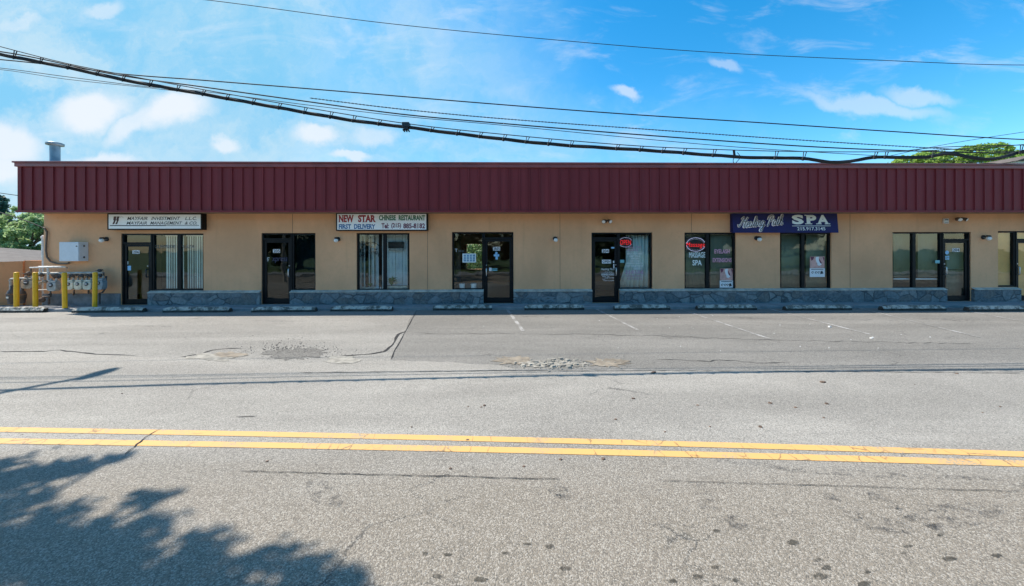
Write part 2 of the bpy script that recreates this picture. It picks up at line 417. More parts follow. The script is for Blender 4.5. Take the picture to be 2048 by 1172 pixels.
M['pink'] = plain('pink_vinyl', (0.78, 0.36, 0.50), 0.5)
M['mauve'] = plain('mauve_vinyl', (0.46, 0.27, 0.42), 0.5)
M['teal'] = plain('teal_sticker', (0.18, 0.50, 0.56), 0.4)
M['skyblue'] = plain('light_blue_sticker', (0.28, 0.55, 0.80), 0.4)
M['paper'] = plain('printed_paper', (0.55, 0.70, 0.72), 0.6)
M['bollard'] = plain('bollard_yellow', (0.86, 0.46, 0.010), 0.45, var=0.07, scale=5)
M['cabinet'] = plain('grey_white_enamel', (0.66, 0.70, 0.74), 0.4, var=0.04)
M['globe'] = plain('opal_glass', (0.85, 0.84, 0.80), 0.25, var=0.03)
M['pipe'] = plain('galvanised_pipe', (0.40, 0.38, 0.34), 0.6, 0.1, var=0.35, scale=10)
M['pipe_white'] = plain('pale_painted_pipe', (0.70, 0.66, 0.60), 0.6, var=0.15)
M['rust'] = plain('rusty_iron', (0.15, 0.10, 0.07), 0.8, var=0.5, scale=14, bmp=0.5)
M['iron'] = plain('dark_iron', (0.06, 0.063, 0.067), 0.6, var=0.4, scale=9, bmp=0.3)
M['meter'] = plain('meter_cream', (0.60, 0.61, 0.50), 0.6, var=0.2, scale=9)
M['meter_grey'] = plain('meter_grey', (0.42, 0.42, 0.39), 0.6, var=0.25, scale=9)
M['meter_tan'] = plain('meter_tan', (0.36, 0.31, 0.24), 0.65, var=0.3, scale=9)
M['meter_blue'] = plain('meter_blue_grey', (0.24, 0.31, 0.35), 0.6, var=0.2, scale=9)
M['cable'] = plain('black_cable', (0.016, 0.018, 0.021), 0.8, var=0.4, scale=3)
M['cable_grey'] = plain('grey_strand', (0.045, 0.05, 0.055), 0.8, 0.0, var=0.4, scale=30)
M['conduit'] = plain('brown_conduit', (0.13, 0.095, 0.07), 0.6)
M['blind'] = plain('vinyl_blind', (0.84, 0.87, 0.80), 0.6, var=0.08, scale=3)
M['shade'] = plain('olive_shade', (0.165, 0.185, 0.135), 0.8, var=0.10, scale=1.2)
M['shade_dark'] = plain('dark_teal_shade', (0.03, 0.055, 0.06), 0.8, var=0.15, scale=1.2)
M['curtain'] = plain('pale_curtain', (0.62, 0.72, 0.70), 0.8, var=0.1, scale=3)
M['plywood'] = plain('tan_board', (0.95, 0.44, 0.14), 0.75, var=0.12, scale=2)
M['panel_blue'] = plain('pale_wall_panel', (0.62, 0.72, 0.75), 0.6, var=0.1, scale=3)
M['planter'] = plain('stone_planter', (0.50, 0.49, 0.41), 0.8, var=0.25)
M['vent'] = plain('galvanised_vent', (0.22, 0.27, 0.30), 0.45, 0.5, var=0.25, scale=3)
M['bark'] = plain('tree_bark', (0.10, 0.075, 0.055), 0.95, var=0.4, scale=6, bmp=0.7, bscale=20)
M['shingle'] = None

def emit(name, c, s):
    return mat(name, lambda t: t.add('ShaderNodeEmission', {0: (*c, 1), 1: s}).outputs[0])
M['neon_red'] = emit('neon_red', (1.0, 0.03, 0.04), 0.8)
M['neon_blue'] = emit('neon_white', (0.55, 0.62, 1.0), 0.55)

def leafm(name, lo, hi, trans=0.35):
    def fn(t):
        g = t.add('ShaderNodeNewGeometry'); r = g.outputs['Random Per Island']
        n = t.noise(g.outputs['Position'], 0.9, 3).outputs['Fac']
        col = t.mix(t.math('ADD', t.math('MULTIPLY', r, 0.6), t.math('MULTIPLY', n, 0.4)), lo, hi)
        d = bsdf(t, color=col, rough=0.55, spec=0.3)
        tr = t.add('ShaderNodeBsdfTranslucent', {0: col}).outputs[0]
        return t.add('ShaderNodeMixShader', {0: trans, 1: d, 2: tr}).outputs[0]
    return mat(name, fn)
M['leaf_light'] = leafm('light_green_leaves', (0.17, 0.29, 0.10), (0.55, 0.68, 0.36), 0.55)
M['leaf_dark'] = leafm('dark_blue_green_leaves', (0.02, 0.07, 0.06), (0.05, 0.13, 0.10), 0.3)
M['leaf_mid'] = leafm('mid_green_leaves', (0.15, 0.28, 0.045), (0.48, 0.64, 0.16), 0.55)
M['leaf_plant'] = leafm('house_plant_leaves', (0.05, 0.16, 0.05), (0.12, 0.30, 0.09), 0.2)
M['leaf_hedge'] = leafm('deep_green_leaves', (0.012, 0.026, 0.008), (0.045, 0.075, 0.022), 0.2)

def shingles(t):
    p = t.add('ShaderNodeTexCoord').outputs['Object']
    br = t.add('ShaderNodeTexBrick', {'Vector': t.vmath('MULTIPLY', p, (1, 1.0, 1)).outputs[0], 'Color1': (0.10, 0.082, 0.07, 1), 'Color2': (0.14, 0.12, 0.105, 1), 'Mortar': (0.06, 0.05, 0.045, 1), 'Scale': 1.0, 'Mortar Size': 0.03, 'Brick Width': 0.9, 'Row Height': 0.32})
    n = t.noise(p, 3, 5).outputs['Fac']
    return bsdf(t, color=t.mix(t.math('MULTIPLY', n, 0.5), br.outputs['Color'], (0.12, 0.10, 0.09)), rough=0.9, normal=bump(t, br.outputs['Fac'], 0.4, 0.02))
M['shingle'] = mat('brown_shingles', shingles)
M['pale_roof'] = plain('pale_roof', (0.50, 0.51, 0.52), 0.8)
M['siding'] = plain('white_siding', (0.62, 0.62, 0.60), 0.7)


# ------------------------------------------------------------------ lettering
def text_mesh(s, offset=0.0, shear=0.0, space=1.0, serif=0.0, top=True):
    """built-in font as flat outline triangles: list of (x, y), faces"""
    cu = bpy.data.curves.new('t', 'FONT'); cu.body = s; cu.size = 1.0; cu.offset = offset; cu.shear = shear; cu.space_character = space
    cu.resolution_u = 3; cu.fill_mode = 'BOTH'
    ob = bpy.data.objects.new('t', cu); COL.objects.link(ob)
    dg = bpy.context.evaluated_depsgraph_get(); dg.update()
    me = bpy.data.meshes.new_from_object(ob.evaluated_get(dg))
    vs = [(v.co.x, v.co.y) for v in me.vertices]; fs = [tuple(p.vertices) for p in me.polygons]
    extra = []
    if serif > 0:
        from collections import Counter
        ec = Counter()
        for f in fs:
            for i in range(len(f)): ec[tuple(sorted((f[i], f[(i + 1) % len(f)])))] += 1
        ys = [y for _, y in vs]; y0, y1 = min(ys), max(ys); cap = y1 - y0
        for (a, b), k in ec.items():
            if k != 1: continue
            xa, ya = vs[a]; xb, yb = vs[b]
            if abs(ya - yb) > 1e-4: continue
            L = abs(xa - xb)
            for yt, sgn in ((y0, 1), (y1, -1)) if top else ((y0, 1),):
                if abs(ya - yt) < 0.03 * cap and 0.02 < L < 0.28:
                    cx = (xa + xb) / 2; w = L / 2 + serif
                    extra.append([(cx - w, ya), (cx + w, ya), (cx + w, ya + sgn * serif * 0.8), (cx - w, ya + sgn * serif * 0.8)])
        for q in extra:
            o = len(vs); vs += q; fs.append((o, o + 1, o + 2, o + 3))
    bpy.data.objects.remove(ob); bpy.data.curves.remove(cu); bpy.data.meshes.remove(me)
    return vs, fs
def put_text(mb, s, px0, px1, py0, py1, y, mi=0, yfun=None, **kw):
    """fit a line of lettering into a pixel box on the plane Y = y"""
    vs, fs = text_mesh(s, **kw)
    xs = [a for a, _ in vs]; zs = [b for _, b in vs]
    x0, x1, z0, z1 = min(xs), max(xs), min(zs), max(zs)
    A = onY(px0, py1, y); B = onY(px1, py0, y)
    out = []
    for a, b in vs:
        X = A.x + (a - x0) / (x1 - x0) * (B.x - A.x); Z = A.z + (b - z0) / (z1 - z0) * (B.z - A.z)
        out.append((X, yfun(Z) if yfun else y, Z))
    return mb.add(out, fs, mi)
def rect_px(mb, px0, px1, py0, py1, y0, y1, mi=0):
    A = onY(px0, py1, y0); B = onY(px1, py0, y0)
    return mb.box(A.x, B.x, y0, y1, A.z, B.z, mi)


# ================================================================== SETTING
def ground_h(x, y):
    t = min(1, max(0, (y - 1.0) / 7.0)); t = t * t * (3 - 2 * t)
    return -0.16 - 1.5 * t
g = MB()
gx = [-900, -300, -120, -60, -40] + list(range(-34, 41, 2)) + [60, 120, 300, 900]
gy = [-900, -300, -120, -60, -40, -30, -20, -14, -8, -4, 0, 1, 2, 3, 4, 5, 6, 7, 8, 12, 20, 40, 80, 200, 900]
vs = [(x, y, ground_h(x, y)) for y in gy for x in gx]; nx = len(gx)
g.add(vs, [(j * nx + i, j * nx + i + 1, (j + 1) * nx + i + 1, (j + 1) * nx + i) for j in range(len(gy) - 1) for i in range(nx - 1)], 0, True)
struct(g.build('ground', M['grass']))

def interp(pts, x):
    for (a, b), (c, d) in zip(pts, pts[1:]):
        if a <= x <= c: return b + (d - b) * (x - a) / (c - a)
    return pts[-1][1] if x > pts[-1][0] else pts[0][1]

CURB_Y = onG(1024, 614.3, 0.0).y          # front edge of the sidewalk
lot = MB(); lot.add([(-60, -9, LOT_Z), (60, -9, LOT_Z), (60, CURB_Y + 0.05, LOT_Z), (-60, CURB_Y + 0.05, LOT_Z)], [(0, 1, 2, 3)])
lot_o = struct(lot.build('parking_lot', M['lot']))

# paler, older stretch of the lot on the left, ending at the diagonal seam
pl = MB()
seam = [(832, 621), (818, 640), (812, 660), (800, 680), (790, 700), (780, 722)]
pp = [onG(a, b, LOT_Z + 0.002) for a, b in seam]
yb = CURB_Y + 0.04
pl.add([(-60, yb, LOT_Z + .002), (pp[0].x, yb, LOT_Z + .002)] + [tuple(p) for p in pp] + [(-3.2, -8.2, LOT_Z + .002), (-60, -8.2, LOT_Z + .002)], [tuple(range(len(pp) + 4))])
pl.build('asphalt_patch', M['lot_pale'], lot_o)

# road with its ragged far edge
edge = [(-300, 706), (0, 708), (120, 707), (250, 711), (350, 716), (390, 714), (440, 718), (520, 721), (620, 726), (700, 722), (800, 722), (900, 724), (1000, 731), (1040, 738),
        (1180, 739), (1400, 739), (1800, 742), (2048, 744), (2400, 748)]
ep = []
for i in range(0, 200):
    px = -300 + 2700 * i / 199
    q = onG(px, interp(edge, px) + R_.uniform(-1.3, 1.3), ROAD_Z); ep.append((q.x, q.y, ROAD_Z))
far = [(-70, ep[0][1] + 3.2, ROAD_Z)] + ep + [(70, ep[-1][1] - 3.2, ROAD_Z)]
ROAD_NEAR = -14.6
rd = MB(); n = len(far)
vs = far + [(x, min(ROAD_NEAR, -14.6), ROAD_Z) for x, _, _ in far]
rd.add(vs, [(i, i + n, i + n + 1, i + 1) for i in range(n - 1)])
road_o = struct(rd.build('road', M['road']))

# sidewalk slabs with joints
sw = MB(); x = -22.0
while x < 32:
    w = 1.52; sw.box(x, x + w - 0.012, CURB_Y, 0.02, -0.3, R_.uniform(-0.003, 0.003)); x += w
struct(sw.build('sidewalk', M['concrete'], bevel=0.012))
nk = MB(); x = -40
while x < 40: nk.box(x, x + 1.98, -17.5, -14.6, -0.3, 0.04); x += 2
struct(nk.build('near_sidewalk', M['concrete'], bevel=0.015))

# double yellow centre line
def ribbon(mb, pts, half, z):
    vs = []; fs = []
    for i, p in enumerate(pts):
        t = (pts[min(i + 1, len(pts) - 1)] - pts[max(i - 1, 0)]); t.z = 0; t.normalize(); nrm = Vector((-t.y, t.x, 0))
        hw = half[i] if isinstance(half, list) else half
        a = p + nrm * hw; b = p - nrm * hw
        vs += [(a.x, a.y, z), (b.x, b.y, z)]
    for i in range(len(pts) - 1): fs.append((2 * i, 2 * i + 1, 2 * i + 3, 2 * i + 2))
    return mb.add(vs, fs)
def quad_interp(p, x):
    (a, A), (b, B), (c, C) = p
    return A * (x - b) * (x - c) / ((a - b) * (a - c)) + B * (x - a) * (x - c) / ((b - a) * (b - c)) + C * (x - a) * (x - b) / ((c - a) * (c - b))
for pts in (((0, 859.5), (800, 874.5), (2048, 909)), ((0, 882.5), (800, 896), (2048, 928))):
    yl = MB(); line = [onG(px, quad_interp(pts, px), ROAD_Z) for px in range(-700, 2800, 60)]
    ribbon(yl, line, 0.052, ROAD_Z + 0.004)
    struct(yl.build('road_marking', M['yellow_line']))

# faded parking bay lines
bays = MB()
for (a, b, c, d, w) in [(1013, 617, 1046, 662, .045), (1190, 617, 1275, 660, .04), (1362, 619, 1540, 678, .035), (1532, 616, 1740, 669, .04), (1708, 614, 1960, 675, .04), (1885, 613, 2150, 662, .04)]:
    A = onG(a, b, LOT_Z); B = onG(c, d, LOT_Z)
    ribbon(bays, [A.lerp(B, k / 14) for k in range(15)], w, LOT_Z + 0.006)
struct(bays.build('parking_bay_marking', M['white_line']))

# cracks: narrow jagged strips lying in the surface
def crack(name, pts, w, z, parent, jit=1.2, seg=14):
    ps = []; ws = []
    for (a, b), (c, d) in zip(pts, pts[1:]):
        k = max(3, int(math.hypot(c - a, (d - b) * 2) / seg))
        for i in range(k):
            t = i / k; q = onG(a + (c - a) * t + R_.uniform(-jit, jit), b + (d - b) * t + R_.uniform(-jit, jit) * .5, z)
            ps.append(q); ws.append(w * R_.uniform(0.35, 1.25))
    ps.append(onG(*pts[-1], z)); ws.append(w * 0.2); ws[0] *= 0.3
    mb = MB(); ribbon(mb, ps, ws, z)
    return mb.build(name, M['crack'], parent)
zl = LOT_Z + 0.0075; zr = ROAD_Z + 0.0075
crack('crack', [(834, 621), (812, 660), (790, 700), (782, 718)], .012, zl, lot_o)
crack('crack', [(812, 662), (796, 668), (785, 690), (768, 703), (740, 708), (720, 709), (690, 711), (655, 714)], .026, zl, lot_o)
crack('crack', [(360, 714), (395, 709), (425, 700), (455, 697), (485, 696)], .022, zl, lot_o)
crack('crack', [(0, 703), (90, 702), (120, 700), (190, 708), (270, 711)], .020, zl, lot_o, 1.5)
crack('crack', [(830, 666), (960, 667), (1150, 668), (1300, 671), (1500, 678), (1700, 683), (1950, 687)], .009, zl, lot_o, 2.5)
crack('crack', [(1310, 718), (1420, 722), (1440, 719), (1530, 726), (1580, 725)], .010, zl, lot_o, 2)
crack('crack', [(250, 908), (275, 888), (290, 873), (325, 856)], .009, zr, road_o, 1.5)
crack('crack', [(480, 941), (620, 945), (700, 947), (860, 951), (900, 951), (1000, 955), (1120, 957)], .0045, zr, road_o, 1.5)
crack('crack', [(1320, 961), (1500, 966), (1650, 970), (1850, 977), (2048, 982)], .003, zr, road_o, 1.5)
crack('crack', [(600, 745), (1000, 741), (1500, 741), (2048, 746)], .008, zr, road_o, 1.0)
crack('crack', [(195, 668), (215, 665)], .012, zl, lot_o); crack('crack', [(470, 833), (515, 832)], .008, zr, road_o)

def scuffm(t):
    p = pos(t); n = t.noise(t.vmath('MULTIPLY', p, (1, 1.6, 1)).outputs[0], 9, 6, 0.75).outputs['Fac']; f = t.noise(p, 90, 3, .7).outputs['Fac']
    k = t.math('MULTIPLY', t.smooth(n, .47, .66), t.smooth(f, .35, .6)); k = t.math('MULTIPLY', k, .6)
    return t.add('ShaderNodeMixShader', {0: k, 1: t.add('ShaderNodeBsdfTransparent').outputs[0], 2: bsdf(t, color=(0.045, 0.045, 0.047), rough=.8)}).outputs[0]
M['scuff'] = mat('rubber_scuff', scuffm)
def scuff(pts, ws):
    ps = [onG(a, b, zr) for a, b in pts]; q = []; w = []
    for i in range(len(ps) - 1):
        for k in range(6): q.append(ps[i].lerp(ps[i + 1], k / 6)); w.append(ws * (.35 + .65 * math.sin(math.pi * (i + k / 6) / (len(ps) - 1))))
    q.append(ps[-1]); w.append(.01); ribbon_ = MB(); ribbon(ribbon_, q, w, zr - .003); ribbon_.build('scuff', M['scuff'], road_o)
scuff([(1400, 965), (1410, 1000), (1440, 1030), (1490, 1048), (1540, 1053)], .09)
scuff([(1655, 985), (1680, 1015), (1730, 1040), (1800, 1050), (1870, 1045)], .10)
scuff([(1750, 985), (1780, 1015), (1820, 1035), (1900, 1030), (2000, 1010)], .14)
scuff([(1105, 960), (1115, 975), (1130, 985), (1128, 1000)], .10)
scuff([(1370, 905), (1450, 922), (1600, 938), (1800, 950), (2060, 958)], .05)
def oilm(t):
    p = pos(t); n = t.noise(p, 26, 4, 0.7).outputs['Fac']
    return t.add('ShaderNodeMixShader', {0: t.smooth(n, .30, .62, .15, .72), 1: t.add('ShaderNodeBsdfTransparent').outputs[0], 2: bsdf(t, color=(0.05, 0.043, 0.03), rough=.7)}).outputs[0]
M['oil'] = mat('oil_drip', oilm)
ro = random.Random(77)
for (cx, cy, rx, ry) in [(1098, 1090, 9, 5), (1586, 1083, 11, 6), (1638, 1118, 11, 4), (1652, 1134, 12, 5), (1898, 1115, 14, 4), (1993, 1109, 11, 4), (1640, 1150, 13, 6), (1727, 1166, 14, 6), (895, 1107, 9, 3), (1130, 1135, 11, 5), (1395, 1152, 12, 6), (1430, 1132, 8, 4), (960, 1157, 15, 5), (850, 1105, 7, 3), (1010, 1104, 7, 3),
                         (1432, 1060, 8, 3), (1805, 1104, 6, 3), (1880, 1068, 7, 3), (1345, 1160, 10, 4), (1470, 1158, 6, 4), (1735, 1142, 7, 3), (1815, 1090, 9, 3), (1055, 1086, 10, 3), (875, 1150, 10, 4)]:
    k = 16; q = [onG(cx + rx * math.cos(6.283 * i / k) * ro.uniform(.7, 1.25), cy + ry * math.sin(6.283 * i / k) * ro.uniform(.7, 1.25), zr) for i in range(k)]
    MB().add([(a.x, a.y, zr - .0035) for a in q], [tuple(range(k))]).build('oil_spot', M['oil'], road_o)
scuff([(620, 960), (650, 985), (680, 1010)], .10)
for (cx, cy, rx, w) in ((1505, 634, 45, .16), (1700, 636, 50, .18), (1905, 637, 75, .2), (1330, 633, 40, .12), (1080, 632, 40, .08), (1340, 668, 25, .08), (1690, 694, 14, .06), (300, 650, 60, .1), (560, 640, 60, .12)):
    scuff([(cx - rx, cy), (cx, cy + 2), (cx + rx, cy + 3)], w)

# potholes: gritty worn patches, broken concrete, then loose chunks
def blob(name, cx, cy, rx, ry, z, m_, parent, seed, n=34, spiky=0.35):
    r = random.Random(seed); vs = []
    for k in range(n):
        a = 2 * math.pi * k / n; s = 1 + r.uniform(-spiky, spiky)
        q = onG(cx + rx * math.cos(a) * s, cy + ry * math.sin(a) * s, z); vs.append((q.x, q.y, z))
    c = onG(cx, cy, z); vs.append((c.x, c.y, z))
    return MB().add(vs, [(k, (k + 1) % n, n) for k in range(n)]).build(name, m_, parent)
blob('worn_patch', 590, 707, 56, 11, ROAD_Z + .0035, M['gritty'], lot_o, 3)
blob('broken_slab', 430, 714, 48, 7, ROAD_Z + .0045, M['broken'], lot_o, 4)
blob('broken_slab', 685, 719, 34, 6.5, ROAD_Z + .0055, M['broken'], lot_o, 5, 12)
blob('dirt_patch', 460, 709, 30, 5, ROAD_Z + .006, M['dirt'], lot_o, 6)
blob('dirt_patch', 1030, 721, 36, 9, ROAD_Z + .0035, M['dirt'], lot_o, 7)
blob('dirt_patch', 1215, 725, 40, 8, ROAD_Z + .0035, M['dirt'], lot_o, 8)
blob('broken_slab', 1110, 728, 62, 7, ROAD_Z + .0045, M['broken'], lot_o, 9)
for (a, b, rx, ry, sd) in ((1130, 975, 26, 22, 1), (1420, 985, 30, 12, 2), (1740, 1000, 70, 18, 5), (660, 985, 30, 16, 6)):
    blob('worn_patch', a, b, rx, ry, ROAD_Z + .003, M['gritty'], road_o, 20 + sd, 40, .5) if False else None
M['chips'] = plain('dark_asphalt_chips', (0.085, 0.08, 0.07), 0.95, var=.5, scale=12)
def rubble(name, label, spots, m_, seed):
    r = random.Random(seed); mb = MB()
    for (cx, cy, rx, ry, n, s0, s1) in spots:
        for _ in range(n):
            q = onG(cx + r.gauss(0, rx), cy + r.gauss(0, ry), ROAD_Z + .004)
            k = r.randint(5, 7); s = r.uniform(s0, s1); h = s * r.uniform(.3, .6); a0 = r.random() * 6
            lo = [(q.x + s * r.uniform(.7, 1.2) * math.cos(a0 + 6.283 * i / k), q.y + s * r.uniform(.6, 1.1) * math.sin(a0 + 6.283 * i / k), ROAD_Z - .004) for i in range(k)]
            up = [(q.x + (x - q.x) * .75, q.y + (y - q.y) * .75, ROAD_Z + h) for x, y, _ in lo]
            mb.add(lo + up, [tuple(range(k, 2 * k))] + [(i, (i + 1) % k, k + (i + 1) % k, k + i) for i in range(k)])
    return tag(mb.build(name, m_), label, 'rubble', None, 'stuff')
rubble('rubble', 'dark loose asphalt crumbs strewn round the left pothole', [(570, 695, 36, 6, 150, .006, .018), (630, 704, 40, 6, 120, .005, .014), (560, 705, 40, 8, 120, .004, .012)], M['chips'], 11)
rubble('rubble', 'pale broken concrete chunks in the pothole before the 205 restaurant door', [(1100, 728, 24, 4, 60, .025, .065), (1135, 728, 55, 5, 150, .008, .025), (1040, 724, 30, 4, 60, .006, .016)], M['broken'], 12)
rubble('litter', 'pale scraps and grit scattered over the parking bays', [(1660, 652, 3, 1, 1, .03, .04), (1735, 680, 12, 2, 2, .02, .03), (1400, 640, 260, 14, 14, .006, .014), (1700, 690, 220, 20, 12, .006, .014)], M['siding'], 13)
rubble('leaf_litter', 'dry brown leaves lying on the road beyond the yellow lines', [(1640, 763, 5, 1, 2, .03, .05), (1310, 745, 4, 1, 2, .03, .05), (1500, 820, 300, 25, 14, .012, .03), (900, 860, 400, 30, 12, .01, .025)], M['rust'], 14)


# ================================================================== THE SHOP BUILDING
XL = WX(88, 520); XR = 27.0; DEPTH = 9.0
FY = -0.70
Z_SOF = WZ(1024, 423.5, FY); Z_TOP = WZ(1024, 325.5, FY)
FXL = WX(35, 400, FY)
Bd = thing('shop_building', (XL, 0, 0), 'long single storey tan stucco shop building with maroon metal fascia and blue grey stone base', 'building')

# openings: (name, x0, x1, top, window-bottom, door side, door split, door bottom)
OPEN = [
    dict(k='A', x=(242, 407), t=467, wb=582, door=(242, 302), db=609, mull=[355.5], no='206'),
    dict(k='B', x=(523, 631), t=466, wb=581, door=(523, 583), db=608, mull=[], no='205'),
    dict(k='C', x=(713, 819), t=466, wb=581, door=None, mull=[768.5]),
    dict(k='D', x=(904, 1027), t=464, wb=580, door=(967, 1027), db=606, mull=[], no='2R05'),
    dict(k='E', x=(1183, 1305), t=465, wb=579, door=(1183, 1238), db=606, mull=[], no='204'),
    dict(k='F', x=(1369, 1472), t=465, wb=579, door=None, mull=[1417]),
    dict(k='G', x=(1560, 1663), t=465, wb=579, door=None, mull=[1608.5]),
    dict(k='H', x=(1785, 1942), t=464, wb=578, door=(1887, 1942), db=604, mull=[1831.5], no='204'),
    dict(k='I', x=(1996, 2110), t=462, wb=574, door=(2034, 2110), db=603, mull=[], no=None),
]
holes = []
for o in OPEN:
    x0, x1 = WX(o['x'][0]), WX(o['x'][1]); zt = WZ(sum(o['x']) / 2, o['t']); zb = WZ(sum(o['x']) / 2, o['wb'])
    o.update(X0=x0, X1=x1, ZT=zt, ZB=zb)
    if o['door']:
        d0, d1 = WX(o['door'][0]), WX(o['door'][1]); o.update(D0=d0, D1=d1)
        holes.append((d0, d1, 0.004, zt))
        if abs(d0 - x0) < .01: holes.append((d1, x1, zb, zt)); o.update(V0=d1, V1=x1)
        else: holes.append((x0, d0, zb, zt)); o.update(V0=x0, V1=d0)
    else:
        holes.append((x0, x1, zb, zt)); o.update(V0=x0, V1=x1)
def wall_grid(mb, x0, x1, z0, z1, yf, yb, holes, mi=0):
    xs = sorted({x0, x1, *[h[0] for h in holes], *[h[1] for h in holes]}); zs = sorted({z0, z1, *[h[2] for h in holes], *[h[3] for h in holes]})
    def solid(i, j):
        if i < 0 or j < 0 or i >= len(xs) - 1 or j >= len(zs) - 1: return False
        cx = (xs[i] + xs[i + 1]) / 2; cz = (zs[j] + zs[j + 1]) / 2
        return not any(h[0] < cx < h[1] and h[2] < cz < h[3] for h in holes)
    for i in range(len(xs) - 1):
        for j in range(len(zs) - 1):
            if not solid(i, j): continue
            a, b, c, d = xs[i], xs[i + 1], zs[j], zs[j + 1]
            mb.add([(a, yf, c), (b, yf, c), (b, yf, d), (a, yf, d)], [(0, 1, 2, 3)], mi); mb.add([(a, yb, c), (b, yb, c), (b, yb, d), (a, yb, d)], [(3, 2, 1, 0)], mi)
            if not solid(i - 1, j): mb.add([(a, yf, c), (a, yf, d), (a, yb, d), (a, yb, c)], [(0, 1, 2, 3)], mi)
            if not solid(i + 1, j): mb.add([(b, yf, c), (b, yb, c), (b, yb, d), (b, yf, d)], [(0, 1, 2, 3)], mi)
            if not solid(i, j - 1): mb.add([(a, yf, c), (a, yb, c), (b, yb, c), (b, yf, c)], [(0, 1, 2, 3)], mi)
            if not solid(i, j + 1): mb.add([(a, yf, d), (b, yf, d), (b, yb, d), (a, yb, d)], [(0, 1, 2, 3)], mi)
wl = MB()
wall_grid(wl, XL, XR, -1.9, Z_SOF + 0.02, 0.0, 0.22, holes)
wl.box(XL, XL + 0.2, 0.22, DEPTH, -1.9, Z_TOP - 0.25)                       # left end wall
rear = onY(934, 538, DEPTH); rear2 = onY(968, 488, DEPTH)
for px, y0_, y1_ in ((585, 427, 466), (855, 427, 583), (1120, 427, 580), (1383, 427, 465), (1700, 427, 578)):
    X = WX(px, 500); z0 = WZ(px, y1_); z1 = Z_SOF
    wl.box(X - .006, X + .006, -0.003, 0.01, z0, z1, 1)
wl.build('wall', [M['stucco'], M['groove']], Bd)
rw = MB(); wall_grid(rw, XL + .2, XR, -1.9, Z_TOP - .25, DEPTH - .2, DEPTH, [(rear.x, rear2.x + .1, rear.z, rear2.z)])
rw.build('rear_wall', M['stucco'], Bd)

# maroon standing-seam fascia
fa = MB(); zf0, zf1 = Z_SOF, Z_TOP - 0.17
fa.box(FXL, XR, FY, FY + 0.05, zf0, zf1)
fa.box(FXL, FXL + 0.05, FY + 0.05, 1.6, zf0, zf1)
x = FXL + 0.332 * .45
while x < XR:
    fa.box(x - 0.013, x + 0.013, FY - 0.038, FY - 0.0005, zf0 + 0.05, zf1 - 0.005); x += 0.332
fa.box(FXL - .012, XR, FY - 0.045, FY - 0.001, zf0 - 0.02, zf0 + 0.045)      # drip edge
fa.build('fascia', M['maroon'], Bd)
cp = MB()
cp.box(FXL - 0.03, XR, FY - 0.06, FY + 0.16, Z_TOP - 0.168, Z_TOP - 0.055)
cp.box(FXL - 0.06, XR, FY - 0.10, FY + 0.24, Z_TOP - 0.053, Z_TOP)
cp.build('coping', M['coping'], Bd, bevel=0.008)
sf = MB(); sf.box(FXL + 0.051, XR, FY + 0.051, -0.002, Z_SOF + 0.002, Z_SOF + 0.022); sf.box(FXL + .051, XL - .002, 0.0, 1.6, Z_SOF + .002, Z_SOF + .022)
sf.build('soffit', M['soffit'], Bd)
rf = MB(); rf.box(FXL + .06, XR, FY + .06, DEPTH, Z_TOP - 0.249, Z_TOP - 0.17); rf.build('roof', M['pale_roof'], Bd)

# stone plinth, in runs between the doors, with a pale sloping ledge
doors = sorted((o['D0'], o['D1']) for o in OPEN if o['door'])
cuts = [WX(301)]; runs = []
prev = doors[0][1] - 0.02
for d in doors[1:]: runs.append((prev, d[0] + 0.005)); prev = d[1] - 0.005
runs.append((prev, XR)) if prev < XR else None
st = MB(); lg = MB()
zst = WZ(1024, 583.5, -0.1)
for a, b in runs:
    k = max(2, int((b - a) / .25)); 
    st.box(a, b, -0.115, -0.001, -0.05, zst)
    lg.add([(a, -0.13, zst), (b, -0.13, zst), (b, -0.001, zst + 0.075), (a, -0.001, zst + 0.075), (a, -0.13, zst + 0.022), (b, -0.13, zst + 0.022)],
           [(0, 1, 5, 4), (4, 5, 2, 3), (0, 4, 3), (1, 2, 5), (0, 3, 2, 1)])
st.build('stone_base', M['stone'], Bd, bevel=0.012); lg.build('base_ledge', M['ledge'], Bd)
sb = MB(); sb.box(XL - .01, doors[0][0] - .01, -0.04, -0.001, -0.05, WZ(200, 587)); sb.build('rendered_base', M['smooth_base'], Bd)

# rooms behind the glass
rm = MB()
RY = 4.0
bounds = [XL + .25, WX(470, 520), WX(660, 520), WX(860, 520), WX(1110, 520), WX(1340, 520), WX(1515, 520), WX(1720, 520), WX(1965, 520), XR]
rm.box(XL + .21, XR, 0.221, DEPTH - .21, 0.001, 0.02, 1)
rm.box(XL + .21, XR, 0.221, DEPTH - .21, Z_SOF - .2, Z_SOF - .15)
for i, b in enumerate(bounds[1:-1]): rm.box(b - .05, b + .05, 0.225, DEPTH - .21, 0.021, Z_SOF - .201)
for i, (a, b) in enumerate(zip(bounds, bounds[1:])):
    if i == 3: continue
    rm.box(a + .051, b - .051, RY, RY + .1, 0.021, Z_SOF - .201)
rm.build('interior', [M['room'], M['roomfloor']], Bd)

